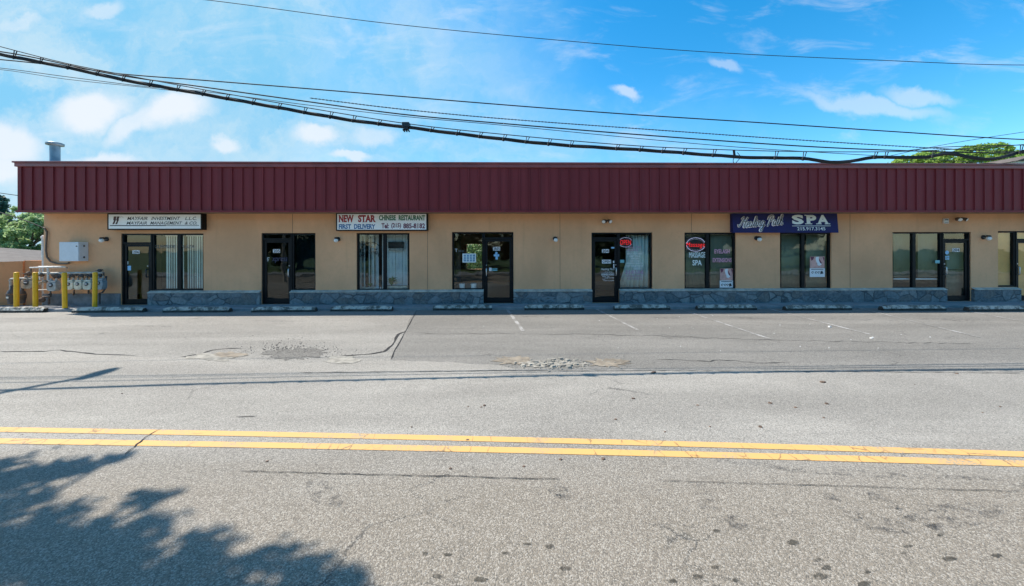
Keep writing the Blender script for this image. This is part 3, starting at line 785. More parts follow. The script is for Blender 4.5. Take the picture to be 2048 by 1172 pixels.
def frame_box(mb, x0, x1, z0, z1, w, y0, y1, bot=None):
    bot = w if bot is None else bot
    mb.box(x0, x0 + w, y0, y1, z0, z1); mb.box(x1 - w, x1, y0, y1, z0, z1)
    mb.box(x0 + w, x1 - w, y0 + .002, y1 - .002, z1 - w, z1); mb.box(x0 + w, x1 - w, y0 + .002, y1 - .002, z0, z0 + bot)
GY = 0.10          # glass plane
for o in OPEN:
    dark = o['k'] in 'BDE'
    gm = M['glass_dark'] if o['k'] in 'B' else M['glass']
    fr = MB(); a, b, z0, z1 = o['V0'] + .003, o['V1'] - .003, o['ZB'] + .003, o['ZT'] - .003
    frame_box(fr, a, b, z0, z1, 0.05, 0.05, 0.15)
    mx = [WX(q) for q in o['mull']]
    for q in mx: fr.box(q - .058, q + .058, .052, .148, z0 + .05, z1 - .05)
    wo = fr.build('window', M['bronze'], Bd, bevel=0.004); o['win'] = wo
    eds = [a + .05] + [v for q in mx for v in (q - .058, q + .058)] + [b - .05]
    for l, r in zip(eds[::2], eds[1::2]):
        MB().box(l, r, GY, GY + .006, z0 + .05, z1 - .05).build('pane', gm, wo)
    if o['door']:
        d0, d1 = o['D0'] + .004, o['D1'] - .004
        zt = WZ(o['door'][0], {'A': 488, 'B': 480, 'D': 478, 'E': 478, 'H': 481, 'I': 481}[o['k']])
        df = MB(); df.box(d0, d0 + .045, .03, .16, 0.006, z1); df.box(d1 - .045, d1, .03, .16, 0.006, z1)
        df.box(d0 + .045, d1 - .045, .032, .158, z1 - .045, z1); df.box(d0 + .045, d1 - .045, .032, .158, zt, zt + .06); df.box(d0 + .045, d1 - .045, .025, .16, 0.006, 0.022)
        dfo = df.build('door_frame', M['bronze'], Bd, bevel=0.004)
        MB().box(d0 + .046, d1 - .046, GY, GY + .006, zt + .061, z1 - .046).build('transom_pane', M['glass'], dfo)
        lf = MB(); e0, e1 = d0 + .05, d1 - .05
        frame_box(lf, e0, e1, 0.028, zt - .005, 0.085, .06, .115, .16)
        lo = lf.build('door', M['bronze'], Bd, bevel=0.004); o['leaf'] = lo; o['E'] = (e0, e1, zt)
        MB().box(e0 + .085, e1 - .085, .085, .091, .188, zt - .09).build('pane', gm, lo)
        hx = {'A': e1 - .10, 'B': e1 - .05, 'D': e0 + .045, 'E': e1 - .045, 'H': e0 + .045, 'I': e0 + .03}[o['k']]
        hm = M['steel'] if o['k'] != 'A' else M['black']
        MB().tube([(hx, .058, .95), (hx, .0, .95), (hx, -.012, .97), (hx, -.012, 1.19), (hx, .0, 1.21), (hx, .058, 1.21)], 0.018, 10).build('handle', hm, lo)
        MB().lathe((hx, .06, 1.32), [(.022, 0), (.022, -.012), (.012, -.018)], 12, axis='Y').build('lock', M['steel'], lo)
        if o['no']:
            cpx = {'A': 272, 'B': 553, 'D': 993, 'E': 1211, 'H': 1912}[o['k']]; cpy = {'A': 504, 'B': 502, 'D': 497.5, 'E': 502, 'H': 500}[o['k']]
            w = 7.0 if o['k'] != 'D' else 7.0
            nb = MB(); rect_px(nb, cpx - w, cpx + w, cpy - 3.6, cpy + 3.6, .080, .083)
            put_text(nb, o['no'], cpx - w + .7, cpx + w - .7, cpy - 3.0, cpy + 3.0, .0785, 1, offset=0.03)
            nb.build('number_plate', [M['white'], M['ink']], lo)

def W(o, nm='win'): return next(q for q in OPEN if q['k'] == o)[nm]
def letter(parent, mat_, *rows, y=0.094, **kw):
    for r in rows:
        mb = MB(); put_text(mb, r[0], *r[1:5], y, 0, **{**kw, **(r[5] if len(r) > 5 else {})}); mb.build('lettering', mat_, parent)
def sticker(parent, mat_, *rects, y=0.078, name='sticker'):
    for r in rects:
        mb = MB(); rect_px(mb, *r, y, y + .002); mb.build(name, mat_, parent)
# window and door lettering
M['dim_ink'] = plain('grey_window_vinyl', (0.14, 0.15, 0.14), 0.6)
letter(W('A'), M['dim_ink'], ('GLENSIDE', 309, 350.5, 490, 496.5, dict(offset=.012)), ('PLAZA', 362.5, 389, 490, 496.5, dict(offset=.012)))
sticker(W('A', 'leaf'), M['paper'], (250, 256.5, 522.5, 529)); sticker(W('A', 'leaf'), M['skyblue'], (250, 262, 531.5, 541))
M['faint_blue'] = plain('faint_blue_vinyl', (0.05, 0.055, 0.11), 0.6)
letter(W('B', 'leaf'), M['white'], ('E', 532.5, 539, 515, 522, dict(shear=.3)), y=.078)
letter(W('B', 'leaf'), M['faint_blue'], ('xpress', 544, 575, 515, 526, dict(shear=.2)), y=.078)
letter(W('D'), M['white'], ('T', 910, 915, 497.5, 504)); letter(W('D'), M['dim_ink'], ('akeout', 916, 928, 499, 504))
mn = MB(); rect_px(mn, 925, 952, 507, 525, .093, .096); rect_px(mn, 926.5, 950.5, 508.3, 523.7, .091, .0935, 1)
for r in range(4):
    for c in range(4): rect_px(mn, 928 + c * 6, 931.6 + c * 6, 509.5 + r * 3.6, 511.6 + r * 3.6, .0895, .0915, 2)
mn.build('menu', [M['white'], M['paper'], M['blue']], W('D'))
sticker(W('D', 'leaf'), M['skyblue'], (990.5, 995, 504, 508.5), (987.5, 998.5, 508.6, 513), (991, 995.5, 513.1, 519))
sticker(W('D', 'leaf'), M['white'], (978, 983, 535.5, 542)); sticker(W('D', 'leaf'), M['teal'], (983.5, 994.5, 537, 538.8), (983.5, 994.5, 540, 541.5))
ob = MB(); rect_px(ob, 1204, 1222, 519.5, 527, .078, .081); put_text(ob, 'OPEN', 1205.2, 1220.8, 520.7, 525.8, .0765, 1, offset=.02); ob.build('open_notice', [M['white'], M['ink']], W('E', 'leaf'))
letter(W('E', 'leaf'), M['white'], ('Healing Path', 1202, 1229, 536, 541.5, dict(shear=.35)), ('Massage Therapy', 1209, 1225, 543, 545, dict(shear=.35)), ('BUSINESS HOURS', 1203, 1228.5, 547.3, 551, dict(offset=.02)),
       ('MON - SAT', 1205, 1219, 552, 554.2, dict(offset=.01)), ('10AM TO 9PM', 1210, 1227.5, 554.7, 557, dict(offset=.01)), ('SUN', 1205, 1210, 557.5, 559.5, dict(offset=.01)), ('11AM TO 8:30PM', 1207, 1227.5, 560, 562.2, dict(offset=.01)), y=.078)
sticker(W('E', 'leaf'), M['white'], (1203, 1228, 545.8, 546.3), (1226, 1232.5, 521.5, 526), (1226.5, 1232.5, 528, 536), (1229.5, 1232.5, 503, 509), (1229.5, 1232.5, 511, 512.5))
sticker(W('E', 'leaf'), M['skyblue'], (1222.5, 1232.5, 494, 497))
sticker(W('E'), M['teal'], (1240, 1248.5, 519.5, 525.5), y=.094)
letter(W('E'), M['white'], ('BODY TREATMENT', 1254, 1286, 505.5, 509), ('DEEP TISSUE', 1259, 1280, 510.7, 514), ('SWEDISH', 1262, 1278, 515.5, 518.7), ('HOT STONE', 1260, 1279, 520.3, 523.6), ('JAPANESE SHIATSU', 1253, 1286, 525.3, 528.6), ('FOOT REFLEXOLOGY', 1252, 1287, 530, 533.4), ('MASSAGE', 1266, 1283, 535.2, 538.8), offset=.012)
letter(W('E'), M['mauve'], ('Healing Path', 1251, 1282, 492, 497.5, dict(shear=.35)), ('MASSAGE', 1254, 1276, 498, 502.5), ('215-917-3145', 1251, 1287, 540.5, 548.5, dict(offset=.03)), ('APPOINTMENTS', 1252, 1286, 550, 554), ('AND WALK INS', 1254, 1284, 555.5, 559))
sticker(W('E'), M['white'], (1251, 1286, 503.4, 503.8), y=.094)
letter(W('F'), M['silver'], ('MASSAGE', 1378, 1410.5, 504, 515.5, dict(offset=.02)), ('SPA', 1385, 1403.5, 520, 531, dict(offset=.02)))
letter(W('F'), M['pink'], ('EYELASH', 1429, 1459, 498.5, 507, dict(offset=.02)), ('EXTENSIONS', 1425.5, 1463, 516, 524.5, dict(offset=.02)))
sticker(W('H'), M['teal'], (1870.5, 1879.5, 520.5, 526.5), y=.045)
rs = MB(); q = onY(1894, 505, .078); rs.lathe((q.x, .078, q.z), [(.07, 0), (.07, -.002)], 20, axis='Y'); rs.build('sticker', M['skyblue'], W('H', 'leaf'))
sticker(W('H', 'leaf'), M['skyblue'], (1889.5, 1893.5, 512, 515.5), (1894.5, 1898.5, 511.5, 515), (1889.5, 1893.5, 516.5, 519.5), (1894.5, 1898.5, 516, 519.5))
MB().box(W('H', 'E')[0] + .1, W('H', 'E')[1] - .1, .095, .14, 1.10, 1.135).build('push_bar', M['bronze'], W('H', 'leaf'))

# ================================================================== things inside the windows
def blind(px0, px1, o, label):
    q = next(k for k in OPEN if k['k'] == o); a, b = WX(px0), WX(px1); z0, z1 = q['ZB'] + .06, q['ZT'] - .09
    t = thing('vertical_blind', ((a + b) / 2, .3, z0), label, 'blind', 'vertical blinds in the office windows')
    MB().box(a, b, .27, .33, z1, z1 + .05).build('head_rail', M['white'], t)
    mb = MB(); x = a; w = .089
    while x < b - .03:
        an = R_.uniform(.25, .6); c, s = math.cos(an) * w / 2, math.sin(an) * w / 2; xc = x + w / 2
        mb.add([(xc - c, .30 + s, z0), (xc + c, .30 - s, z0), (xc + c, .30 - s, z1), (xc - c, .30 + s, z1), (xc - c, .302 + s, z0), (xc + c, .302 - s, z0), (xc + c, .302 - s, z1), (xc - c, .302 + s, z1)],
               [(0, 1, 2, 3), (5, 4, 7, 6), (0, 4, 5, 1), (2, 6, 7, 3), (0, 3, 7, 4), (1, 5, 6, 2)]); x += .078
    mb.build('slats', M['blind'], t)
blind(316, 352, 'A', 'pale vertical blind behind the GLENSIDE window pane'); blind(359, 402, 'A', 'pale vertical blind behind the PLAZA window pane')
def shade(px0, px1, py0, py1, m_, label, y=.24, group='roller shades in the shop windows'):
    A = onY(px0, py1, y); B = onY(px1, py0, y)
    t = thing('roller_shade', ((A.x + B.x) / 2, y, A.z), label, 'window shade', group)
    mb = MB(); n = 16; vs = []
    for i in range(n + 1):
        x = A.x + (B.x - A.x) * i / n; d = .006 * math.sin(i * 1.7) + R_.uniform(-.002, .002)
        vs += [(x, y + d, A.z), (x, y + d, B.z), (x, y + d + .004, A.z), (x, y + d + .004, B.z)]
    fs = []
    for i in range(n):
        k = 4 * i; fs += [(k, k + 4, k + 5, k + 1), (k + 2, k + 3, k + 7, k + 6), (k, k + 2, k + 6, k + 4), (k + 1, k + 5, k + 7, k + 3)]
    mb.add(vs, fs, 0, True).build('fabric', m_, t)
    MB().tube([(A.x, y, B.z + .01), (B.x, y, B.z + .01)], .02, 10).build('roller', M['white'], t)
    MB().box(A.x, B.x, y - .012, y + .012, A.z - .02, A.z).build('bottom_bar', m_, t)
shade(586, 630, 470, 580, M['shade_dark'], 'dark teal shade in the window beside door 205')
shade(1372, 1413, 468, 577, M['shade'], 'olive shade behind the white MASSAGE SPA lettering')
shade(1421, 1467, 468, 577, M['shade'], 'olive shade behind the pink EYELASH EXTENSIONS lettering')
shade(1563, 1605, 468, 577, M['shade'], 'olive shade in the plain pane left of the taped poster')
shade(1612, 1657, 468, 577, M['shade'], 'olive shade behind the taped poster under the phone number')
shade(1787, 1827, 467, 553, M['shade'], 'olive shade in the left pane of the three part shopfront at the right')
shade(1836, 1877, 467, 553, M['shade'], 'olive shade in the pane next to the door with round sticker')
shade(1893, 1935, 486, 597, M['shade'], 'olive shade covering the glass door with round sticker')
cr = MB(); A = onY(1787, 558, .19); B = onY(1879, 558, .19); cr.tube([(A.x, .19, A.z), (B.x, .19, B.z)], .026, 10)
tag(cr.build('curtain_rod', M['white']), 'white horizontal bar low behind the two panes at the right shopfront', 'rod')
bo = MB(); A = onY(1994, 578, .17); bo.box(A.x, XR - 7.5, .17, .19, .03, W('I', 'ZT') - .02)
tag(bo.build('board', M['plywood']), 'tan board filling the shopfront cut off at the right edge', 'board')
# curtain
cu = MB(); A = onY(1252, 578, .34); B = onY(1297, 470, .34); n = 60; vs = []
for i in range(n + 1):
    f = i / n; xt = A.x + (B.x - A.x) * f; xb = A.x - .28 + (B.x - A.x + .28) * f
    d = .035 * math.sin(f * 38) + .02 * math.sin(f * 17)
    for zz, xx in ((B.z, xt), ((A.z + B.z) * .5, xt), (A.z + .02, xb)): vs.append((xx, .34 + d, zz))
cu.add(vs, [(3 * i + j, 3 * i + j + 1, 3 * i + 4 + j, 3 * i + 3 + j) for i in range(n) for j in range(2)], 0, True)
co = cu.build('curtain', M['curtain']); tag(co, 'pale translucent curtain swept aside behind the body treatment lettering', 'curtain')
s_ = co.modifiers.new('t', 'SOLIDIFY'); s_.thickness = .004
# restaurant window: pale panelled backing, air conditioner, planter with plant, ring, figurines
pb = MB(); A = onY(717, 579, .48); B = onY(815, 468, .48); x = A.x; n = 0
while x < B.x - .02:
    w = .12
    if n not in (2, 6): pb.box(x, min(x + w - .008, B.x), .48 + (.01 if n % 2 else 0), .50 + (.01 if n % 2 else 0), A.z - .3, B.z)
    x += w; n += 1
tag(pb.build('room_divider', M['panel_blue']), 'pale blue panelled divider standing behind the restaurant window', 'divider')
ac = thing('air_conditioner', onY(791, 501, .45), 'dark air conditioner high behind the right restaurant window pane', 'air conditioner')
mb = MB(); A = onY(777, 501, .42); B = onY(807, 483.5, .42); mb.box(A.x, B.x, .36, .474, A.z + .08, B.z)
mb.build('body', M['black'], ac, bevel=.01); MB().box(A.x + .03, B.x - .02, .365, .47, A.z, A.z + .075).build('grille', M['meter_grey'], ac)
pt = thing('planter', onY(790, 580, .3), 'low stone planter box on the restaurant windowsill', 'planter')
mb = MB(); A = onY(769, 580, .25); B = onY(815, 571.5, .25); mb.box(A.x + .06, B.x, .24, .40, A.z - .05, B.z); mb.build('trough', M['planter'], pt, bevel=.01)
MB().box(A.x + .08, B.x - .02, .26, .38, B.z - .02, B.z + .008).build('soil', M['iron'], pt)
def spiky_plant(px, py, hgt, wid, n, label, seed):
    r = random.Random(seed); c = onY(px, py, .32); t = thing('potted_plant', c, label, 'plant'); mb = MB()
    for i in range(n):
        a = r.uniform(0, 6.28); L = r.uniform(.5, 1.0); ex = math.cos(a) * wid * L; ey = math.sin(a) * .10 * L; h = hgt * r.uniform(.45, 1.0); w = .022
        p = [c, c + Vector((ex * .45, ey * .45, h * .8)), c + Vector((ex, ey, h * r.uniform(.55, 1.0)))]
        sd = Vector((-math.sin(a), math.cos(a), .4)).normalized() * w
        mb.add([p[0] - sd * .3, p[0] + sd * .3, p[1] + sd, p[1] - sd, p[2]], [(0, 1, 2, 3), (3, 2, 4)])
    mb.build('leaves', M['leaf_plant'], t); MB().tube([c - Vector((0, 0, .04)), c + Vector((0, 0, hgt * .4))], .012, 6).build('stem', M['bark'], t)
spiky_plant(783, 572, .38, .26, 46, 'dark leafy plant growing in the stone planter', 5)
spiky_plant(740, 573, .14, .14, 24, 'small dark plant on the left side of the restaurant windowsill', 6)
hp = MB(); c = onY(742, 505, .4)
hp.tube([c + Vector((.42 * math.cos(a) * (0.9), 0, .36 * math.sin(a))) for a in [k * math.pi / 20 for k in range(21)]], .012, 6)
r = random.Random(4)
for k in range(70):
    a = r.uniform(-.2, 3.4); q = c + Vector((.38 * math.cos(a) * r.uniform(.6, 1.1), r.uniform(-.03, .03), .33 * math.sin(a) * r.uniform(.3, 1.1) - .12)); hp.ball(q, .012, .006, .02, 6)
for dx_ in (-.29, -.02, .13):
    hp.box(c.x + dx_ - .018, c.x + dx_ + .018, .41, .43, W('C', 'ZB') + .1, W('C', 'ZT') - .1)
tag(hp.build('hanging_ornament', M['black']), 'dark hanging ring ornament with beads and straps behind the left restaurant pane', 'ornament')
fg = MB()
for k, px in enumerate((752, 756, 761, 765)):
    q = onY(px, 580, .3); h = (.10, .14, .12, .09)[k]; fg.lathe(q, [(.03, 0), (.035, h * .3), (.02, h * .55), (.026, h * .75), (.0, h)], 10)
    tag(fg.build('figurine', M['panel_blue']), ['tiny pale figurine beside the small windowsill plant', 'tallest pale figurine on the restaurant windowsill', 'rounded pale figurine near the restaurant mullion', 'smallest pale figurine against the restaurant mullion'][k], 'figurine', 'figurines on the restaurant windowsill'); fg = MB()
tr = MB(); A = onY(722, 580, .28); B = onY(751, 575, .28); tr.box(A.x, B.x, .24, .36, A.z - .03, B.z); tag(tr.build('tray', M['planter'], bevel=.008), 'pale shallow tray under the small windowsill plant', 'tray')
for px, lb in ((924, 'white ribbed flowerpot in the dark corner window, the left one of two'), (947.5, 'white ribbed flowerpot nearer the dark glass door marked 2R05')):
    q = onY(px, 580, .26); p_ = MB(); n = 26; prof = [(.085, 0), (.105, .19), (.11, .2), (.10, .2), (.09, .03)]
    for i in range(len(prof) - 1):
        pass
    p_.lathe((q.x, .28, q.z + .02), prof, 26, smooth=False); tag(p_.build('flowerpot', M['white']), lb, 'flowerpot', 'flowerpots in the dark window')

# lit window signs
def neon_panel(name, px0, px1, py0, py1, label, words, oval, y=.17):
    A = onY(px0, py1, y); B = onY(px1, py0, y)
    t = thing(name, ((A.x + B.x) / 2, y, A.z), label, 'neon sign')
    MB().box(A.x, B.x, y, y + .03, A.z, B.z).build('panel', M['black'], t, bevel=.01)
    mb = MB(); put_text(mb, words[0], *words[1:5], y - .012, 0, **words[5]); 
    mb.build('lettering', M['neon_red'], t)
    bd = MB(); cx, cz = (A.x + B.x) / 2, (A.z + B.z) / 2; rx, rz = (B.x - A.x) * .46, (B.z - A.z) * .45
    n = 40
    if oval == 'dots':
        for k in range(n):
            a = 2 * math.pi * k / n
            if abs(math.sin(a)) > .35: bd.ball((cx + rx * math.cos(a), y - .008, cz + rz * math.sin(a)), .009, n=6)
    else:
        for lo_, hi_ in ((.15, math.pi - .15), (math.pi + .15, 2 * math.pi - .15)):
            bd.tube([(cx + rx * math.cos(lo_ + (hi_ - lo_) * k / n), y - .012, cz + rz * math.sin(lo_ + (hi_ - lo_) * k / n)) for k in range(n + 1)], .006, 6)
            for k in range(2, n - 1, 3): 
                a = lo_ + (hi_ - lo_) * k / n; bd.ball((cx + rx * .88 * math.cos(a), y - .01, cz + rz * .80 * math.sin(a)), .007, n=6)
    bd.build('border', M['neon_blue'], t)
neon_panel('neon_sign', 1236.5, 1265.5, 474, 495, 'black sign with lit red OPEN lettering hanging beside door 204', ('OPEN', 1240.5, 1261.5, 480, 489.5, dict(offset=-.02, space=1.12)), 'dots')
neon_panel('neon_sign', 1371, 1411.5, 474, 504, 'black oval bordered sign with lit red Massage lettering', ('Massage', 1373, 1409.5, 485, 496.5, dict(shear=.1, offset=-.016, space=1.08)), 'oval')
def poster(px0, px1, py0, py1, label, tilt=0):
    y = .092; A = onY(px0, py1, y); B = onY(px1, py0, y); w, h = B.x - A.x, B.z - A.z
    t = thing('poster', ((A.x + B.x) / 2, y, A.z), label, 'poster', 'eyelash posters in the spa windows')
    X = lambda f: A.x + f * w
    Z = lambda f: A.z + f * h
    MB().box(X(0), X(1), y, y + .002, Z(.44), Z(1)).build('photo_panel', M['skin'], t)
    fa_ = MB()
    fa_.poly_y([(X(.42), Z(.98)), (X(.62), Z(.99)), (X(.60), Z(.86)), (X(.72), Z(.72)), (X(.80), Z(.60)), (X(.66), Z(.55)), (X(.52), Z(.57)), (X(.50), Z(.66)), (X(.44), Z(.74)), (X(.38), Z(.88))], y - .002, y)
    fa_.build('pale_shape', M['white'], t)
    hb = MB(); hb.poly_y([(X(.64), Z(.90)), (X(.74), Z(.78)), (X(.82), Z(.66)), (X(.70), Z(.68)), (X(.62), Z(.80))], y - .003, y - .001)
    hb.poly_y([(X(.02), Z(.99)), (X(.30), Z(.99)), (X(.22), Z(.85)), (X(.10), Z(.80))], y - .002, y); hb.poly_y([(X(.86), Z(.99)), (X(.99), Z(.95)), (X(.97), Z(.75))], y - .002, y); hb.build('dark_shape', M['plum'], t)
    MB().box(X(-.02), X(1.02), y - .003, y + .002, Z(0), Z(.43)).build('caption_panel', M['white'], t)
    ic = MB()
    for f in (.18, .42, .60):
        q = Vector((X(f), y - .004, Z(.22))); ic.tube([q + Vector((.035 * math.cos(a), 0, .03 * math.sin(a))) for a in [k * .5 for k in range(11)]], .009, 6)
    ic.poly_y([(X(.70), Z(.14)), (X(.92), Z(.17)), (X(.84), Z(.30)), (X(.72), Z(.28))], y - .005, y - .0035)
    ic.box(X(.08), X(.92), y - .0045, y - .0035, Z(.36), Z(.39))
    ic.build('pictogram', M['ink'], t)
M['skin'] = plain('pinkish_print', (0.66, 0.38, 0.33), 0.6, var=0.2, scale=6)
poster(1440, 1465.5, 537, 579, 'eyelash poster standing on the sill under EXTENSIONS lettering')
poster(1620, 1649, 513, 554, 'eyelash poster taped mid height in the pane under the phone number')

# ================================================================== signs on the front
SY = -0.21
def cabinet_sign(px0, px1, py0, py1, label, y=SY):
    A = onY(px0, py1, y); B = onY(px1, py0, y)
    t = thing('shop_sign', ((A.x + B.x) / 2, 0, A.z), label, 'sign', 'box signs on the shop front')
    mb = MB(); frame_box(mb, A.x - .03, B.x + .03, A.z - .035, B.z + .035, .036, y - .012, y + .02); mb.box(A.x - .03, B.x + .03, y + .02, -.002, A.z - .035, B.z + .035)
    mb.build('cabinet', M['bronze'], t, bevel=.004)
    fo = MB().box(A.x + .006, B.x - .006, y - .004, y + .019, A.z + .001, B.z - .001).build('sign_face', M['signface'], t)
    return t, fo
t, fo = cabinet_sign(217, 402, 429, 457.5, 'white box sign with italic MAYFAIR lettering and slanted bar emblem')
yt = SY - .006
mb = MB()
put_text(mb, 'MAYFAIR', 254, 295, 433.6, 440, yt, shear=.3, serif=.035, top=False, offset=.010); put_text(mb, 'INVESTMENT', 302, 360.5, 433.6, 440, yt, shear=.3, serif=.035, top=False, offset=.010); put_text(mb, 'L.L.C.', 370, 393, 433.6, 440, yt, shear=.3, serif=.035, top=False, offset=.010)
put_text(mb, 'MAYFAIR', 252.5, 294, 443, 449, yt, shear=.3, serif=.035, top=False, offset=.010); put_text(mb, 'MANAGEMENT', 300, 364.5, 443, 449, yt, shear=.3, serif=.035, top=False, offset=.010); put_text(mb, '& CO.', 369.5, 394, 443, 449, yt, shear=.3, serif=.035, top=False, offset=.010)
mb.build('lettering', M['ink'], fo)
mb = MB(); rect_px(mb, 219.5, 332, 450.2, 452, yt, yt + .003); rect_px(mb, 332, 398, 450.2, 451.2, yt, yt + .003); mb.build('underline', M['ink'], fo)
mb = MB()
def pxpoly(pts, y): return [(onY(a, b, y).x, onY(a, b, y).z) for a, b in pts]
M['brownink'] = plain('sign_brown', (0.06, 0.025, 0.028), 0.5)
mb.poly_y(pxpoly([(227.6, 433), (233, 433), (231.6, 438), (232.3, 440), (230.6, 442.5), (230, 445), (228.2, 448.4), (224.8, 448.4), (227.8, 441.5), (226.6, 439.5)], yt), yt - .002, yt)
mb.poly_y(pxpoly([(234, 433), (239, 433), (237.4, 438), (237.6, 440), (236.2, 443), (235.6, 445), (234, 448.4), (230.6, 448.4), (233.6, 442), (232.6, 440)], yt), yt - .002, yt)
mb.build('emblem', M['brownink'], fo)
M['faded'] = plain('faded_print', (0.50, 0.45, 0.46), 0.5)
q = onY(243, 437, yt); MB().tube([(q.x + .06 * math.cos(a), yt, q.z + .06 * math.sin(a)) for a in [.3 + k * .25 for k in range(10)]], .004, 5).build('faded_arc', M['faded'], fo)
t, fo = cabinet_sign(674, 853, 428, 459.5, 'white box sign with red NEW STAR and green CHINESE RESTAURANT lettering', -.17)
yt = -.17 - .006
for s, a, b, c, d, m_, kw in (('NEW', 677, 708, 430, 444.5, 'red', dict(offset=.045, serif=.06)), ('STAR', 716, 752, 430, 444.5, 'red', dict(offset=.045, serif=.06)),
                              ('CHINESE', 758, 791.5, 430.3, 440.8, 'green', dict(offset=.04, serif=.05)), ('RESTAURANT', 797, 850.5, 430.3, 440.8, 'green', dict(offset=.04, serif=.05)),
                              ('FIRST', 677, 702, 448.3, 457.8, 'blue', dict(offset=.04, serif=.05)), ('DELIVERY', 708, 751, 448.3, 457.8, 'blue', dict(offset=.04, serif=.05)),
                              ('Tel:', 763, 777.5, 446.3, 457, 'plum', dict(offset=.035)), ('(215)', 782.5, 802, 446, 457.6, 'plum', dict(offset=.035)), ('885-8182', 806.5, 850, 446.6, 457, 'plum', dict(offset=.035))):
    mb = MB(); put_text(mb, s, a, b, c, d, yt, **kw); mb.build('lettering', M[m_], fo)

# navy awning sign
aw_t, aw_b = WZ(1570, 424.6, -.14), WZ(1570, 465.5, -.20)
ax0, ax1 = onY(1466, 445, -.18).x, onY(1676.5, 445, -.18).x
AW = thing('awning', ((ax0 + ax1) / 2, 0, aw_b), 'navy blue canvas awning lettered Healing Path SPA', 'awning')
prof = [(-.003, aw_t), (-.09, aw_t), (-.125, aw_t - .015), (-.14, aw_t - .05), (-.20, aw_b), (-.185, aw_b), (-.003, aw_b + .03)]
mb = MB(); n = len(prof); mb.add([(ax0, y, z) for y, z in prof] + [(ax1, y, z) for y, z in prof], [tuple(range(n)), tuple(reversed(range(n, 2 * n)))] + [(i, (i + 1) % n, (i + 1) % n + n, i + n) for i in range(n)])
cv = mb.build('canvas', M['navy'], AW, bevel=.01)
def awY(z): 
    f = (aw_t - .05 - z) / (aw_t - .05 - aw_b); return -.14 - .06 * f - .006
for s, a, b, c, d, m_, kw in (('S', 1584, 1607.5, 429.3, 448.8, 'silver', dict(offset=.05)), ('P', 1610, 1633, 429.6, 448.6, 'silver', dict(offset=.05, serif=.09)), ('A', 1632, 1660, 429.6, 448.6, 'silver', dict(offset=.05, serif=.09, top=False)), ('215.917.3145', 1593.5, 1649.5, 454, 460.8, 'silver', dict(offset=.01, serif=.03))):
    mb = MB(); put_text(mb, s, a, b, c, d, -.17, yfun=awY, **kw); mb.build('lettering', M[m_], cv)
A, B = onY(1584, 452.3, -.18), onY(1661, 451.2, -.18)
MB().add([(A.x, awY(A.z), A.z), (B.x, awY(A.z), A.z), (B.x, awY(B.z), B.z), (A.x, awY(B.z), B.z)], [(0, 1, 2, 3)]).build('rule', M['silver'], cv)
# hand-drawn script: strokes in letter units (x, y), then slanted and fitted
SCR = {
    'H': ([[(0.0, .35), (.08, .15), (.2, .2), (.34, .6), (.42, 1.0), (.3, .98), (.2, .8)], [(.30, .5), (.5, .58), (.72, .6)], [(.78, 1.0), (.66, .6), (.58, .15), (.64, .02), (.74, .12)]], .80),
    'e': ([[(0, .2), (.14, .26), (.22, .42), (.14, .5), (.05, .38), (.05, .12), (.14, 0), (.28, .1)]], .28),
    'a': ([[(.26, .42), (.14, .5), (.03, .34), (.04, .08), (.14, .02), (.24, .2), (.28, .48), (.25, .12), (.30, .02), (.40, .14)]], .40),
    'l': ([[(0, .15), (.14, .5), (.2, .9), (.13, 1.0), (.08, .8), (.07, .2), (.12, .02), (.22, .12)]], .22),
    'i': ([[(0, .2), (.08, .48), (.07, .1), (.12, .02), (.2, .12)], [(.10, .66), (.11, .70)]], .20),
    'n': ([[(0, .45), (.06, .48), (.05, 0), (.08, .3), (.18, .5), (.25, .42), (.24, .1), (.29, .02), (.38, .14)]], .38),
    'g': ([[(.26, .42), (.14, .5), (.03, .34), (.04, .08), (.14, .02), (.24, .2), (.28, .48), (.26, 0), (.2, -.42), (.08, -.48), (.06, -.3), (.25, -.05), (.42, .14)]], .42),
    'P': ([[(.30, .95), (.22, .5), (.14, .05), (.06, .02)], [(.02, .6), (.04, .85), (.2, 1.0), (.42, .98), (.54, .82), (.46, .58), (.28, .48)]], .56),
    't': ([[(0, .2), (.1, .55), (.13, .8), (.09, .3), (.09, .08), (.15, .02), (.24, .14)], [(.0, .56), (.22, .6)]], .22),
    'h': ([[(0, .15), (.14, .5), (.2, .9), (.13, 1.0), (.08, .8), (.06, 0), (.1, .3), (.2, .48), (.27, .4), (.26, .1), (.32, .02), (.44, .16)]], .44)}
def script(word, px0, px1, pyb, pyt, tilt):
    strokes = []; x = 0
    for ch in word:
        if ch == ' ': x += .16; continue
        for s in SCR[ch][0]: strokes.append([(x + a + b * .32, b) for a, b in s])
        x += SCR[ch][1]
    w = x + .3; out = []
    for s in strokes:
        # smooth the stroke
        q = []
        for i in range(len(s) - 1):
            p0, p1, p2, p3 = s[max(i - 1, 0)], s[i], s[i + 1], s[min(i + 2, len(s) - 1)]
            for k in range(5):
                u_ = k / 5; q.append(tuple(.5 * ((2 * p1[c]) + (-p0[c] + p2[c]) * u_ + (2 * p0[c] - 5 * p1[c] + 4 * p2[c] - p3[c]) * u_ ** 2 + (-p0[c] + 3 * p1[c] - 3 * p2[c] + p3[c]) * u_ ** 3) for c in (0, 1)))
        q.append(s[-1]); pts = []
        for a, b in q:
            px = px0 + (px1 - px0) * a / w; py = pyb + (pyt - pyb) * b - tilt * a / w
            p = onY(px, py, -.17); pts.append(Vector((p.x, awY(p.z), p.z)))
        out.append(pts)
    return out
st1 = script('Healing Path', 1474, 1571, 456, 436, 7)
mb = MB(); [mb.tube([p + Vector((0, .012, 0)) for p in s], .037, 8) for s in st1]; mb.build('lettering', M['pinkish'], cv)
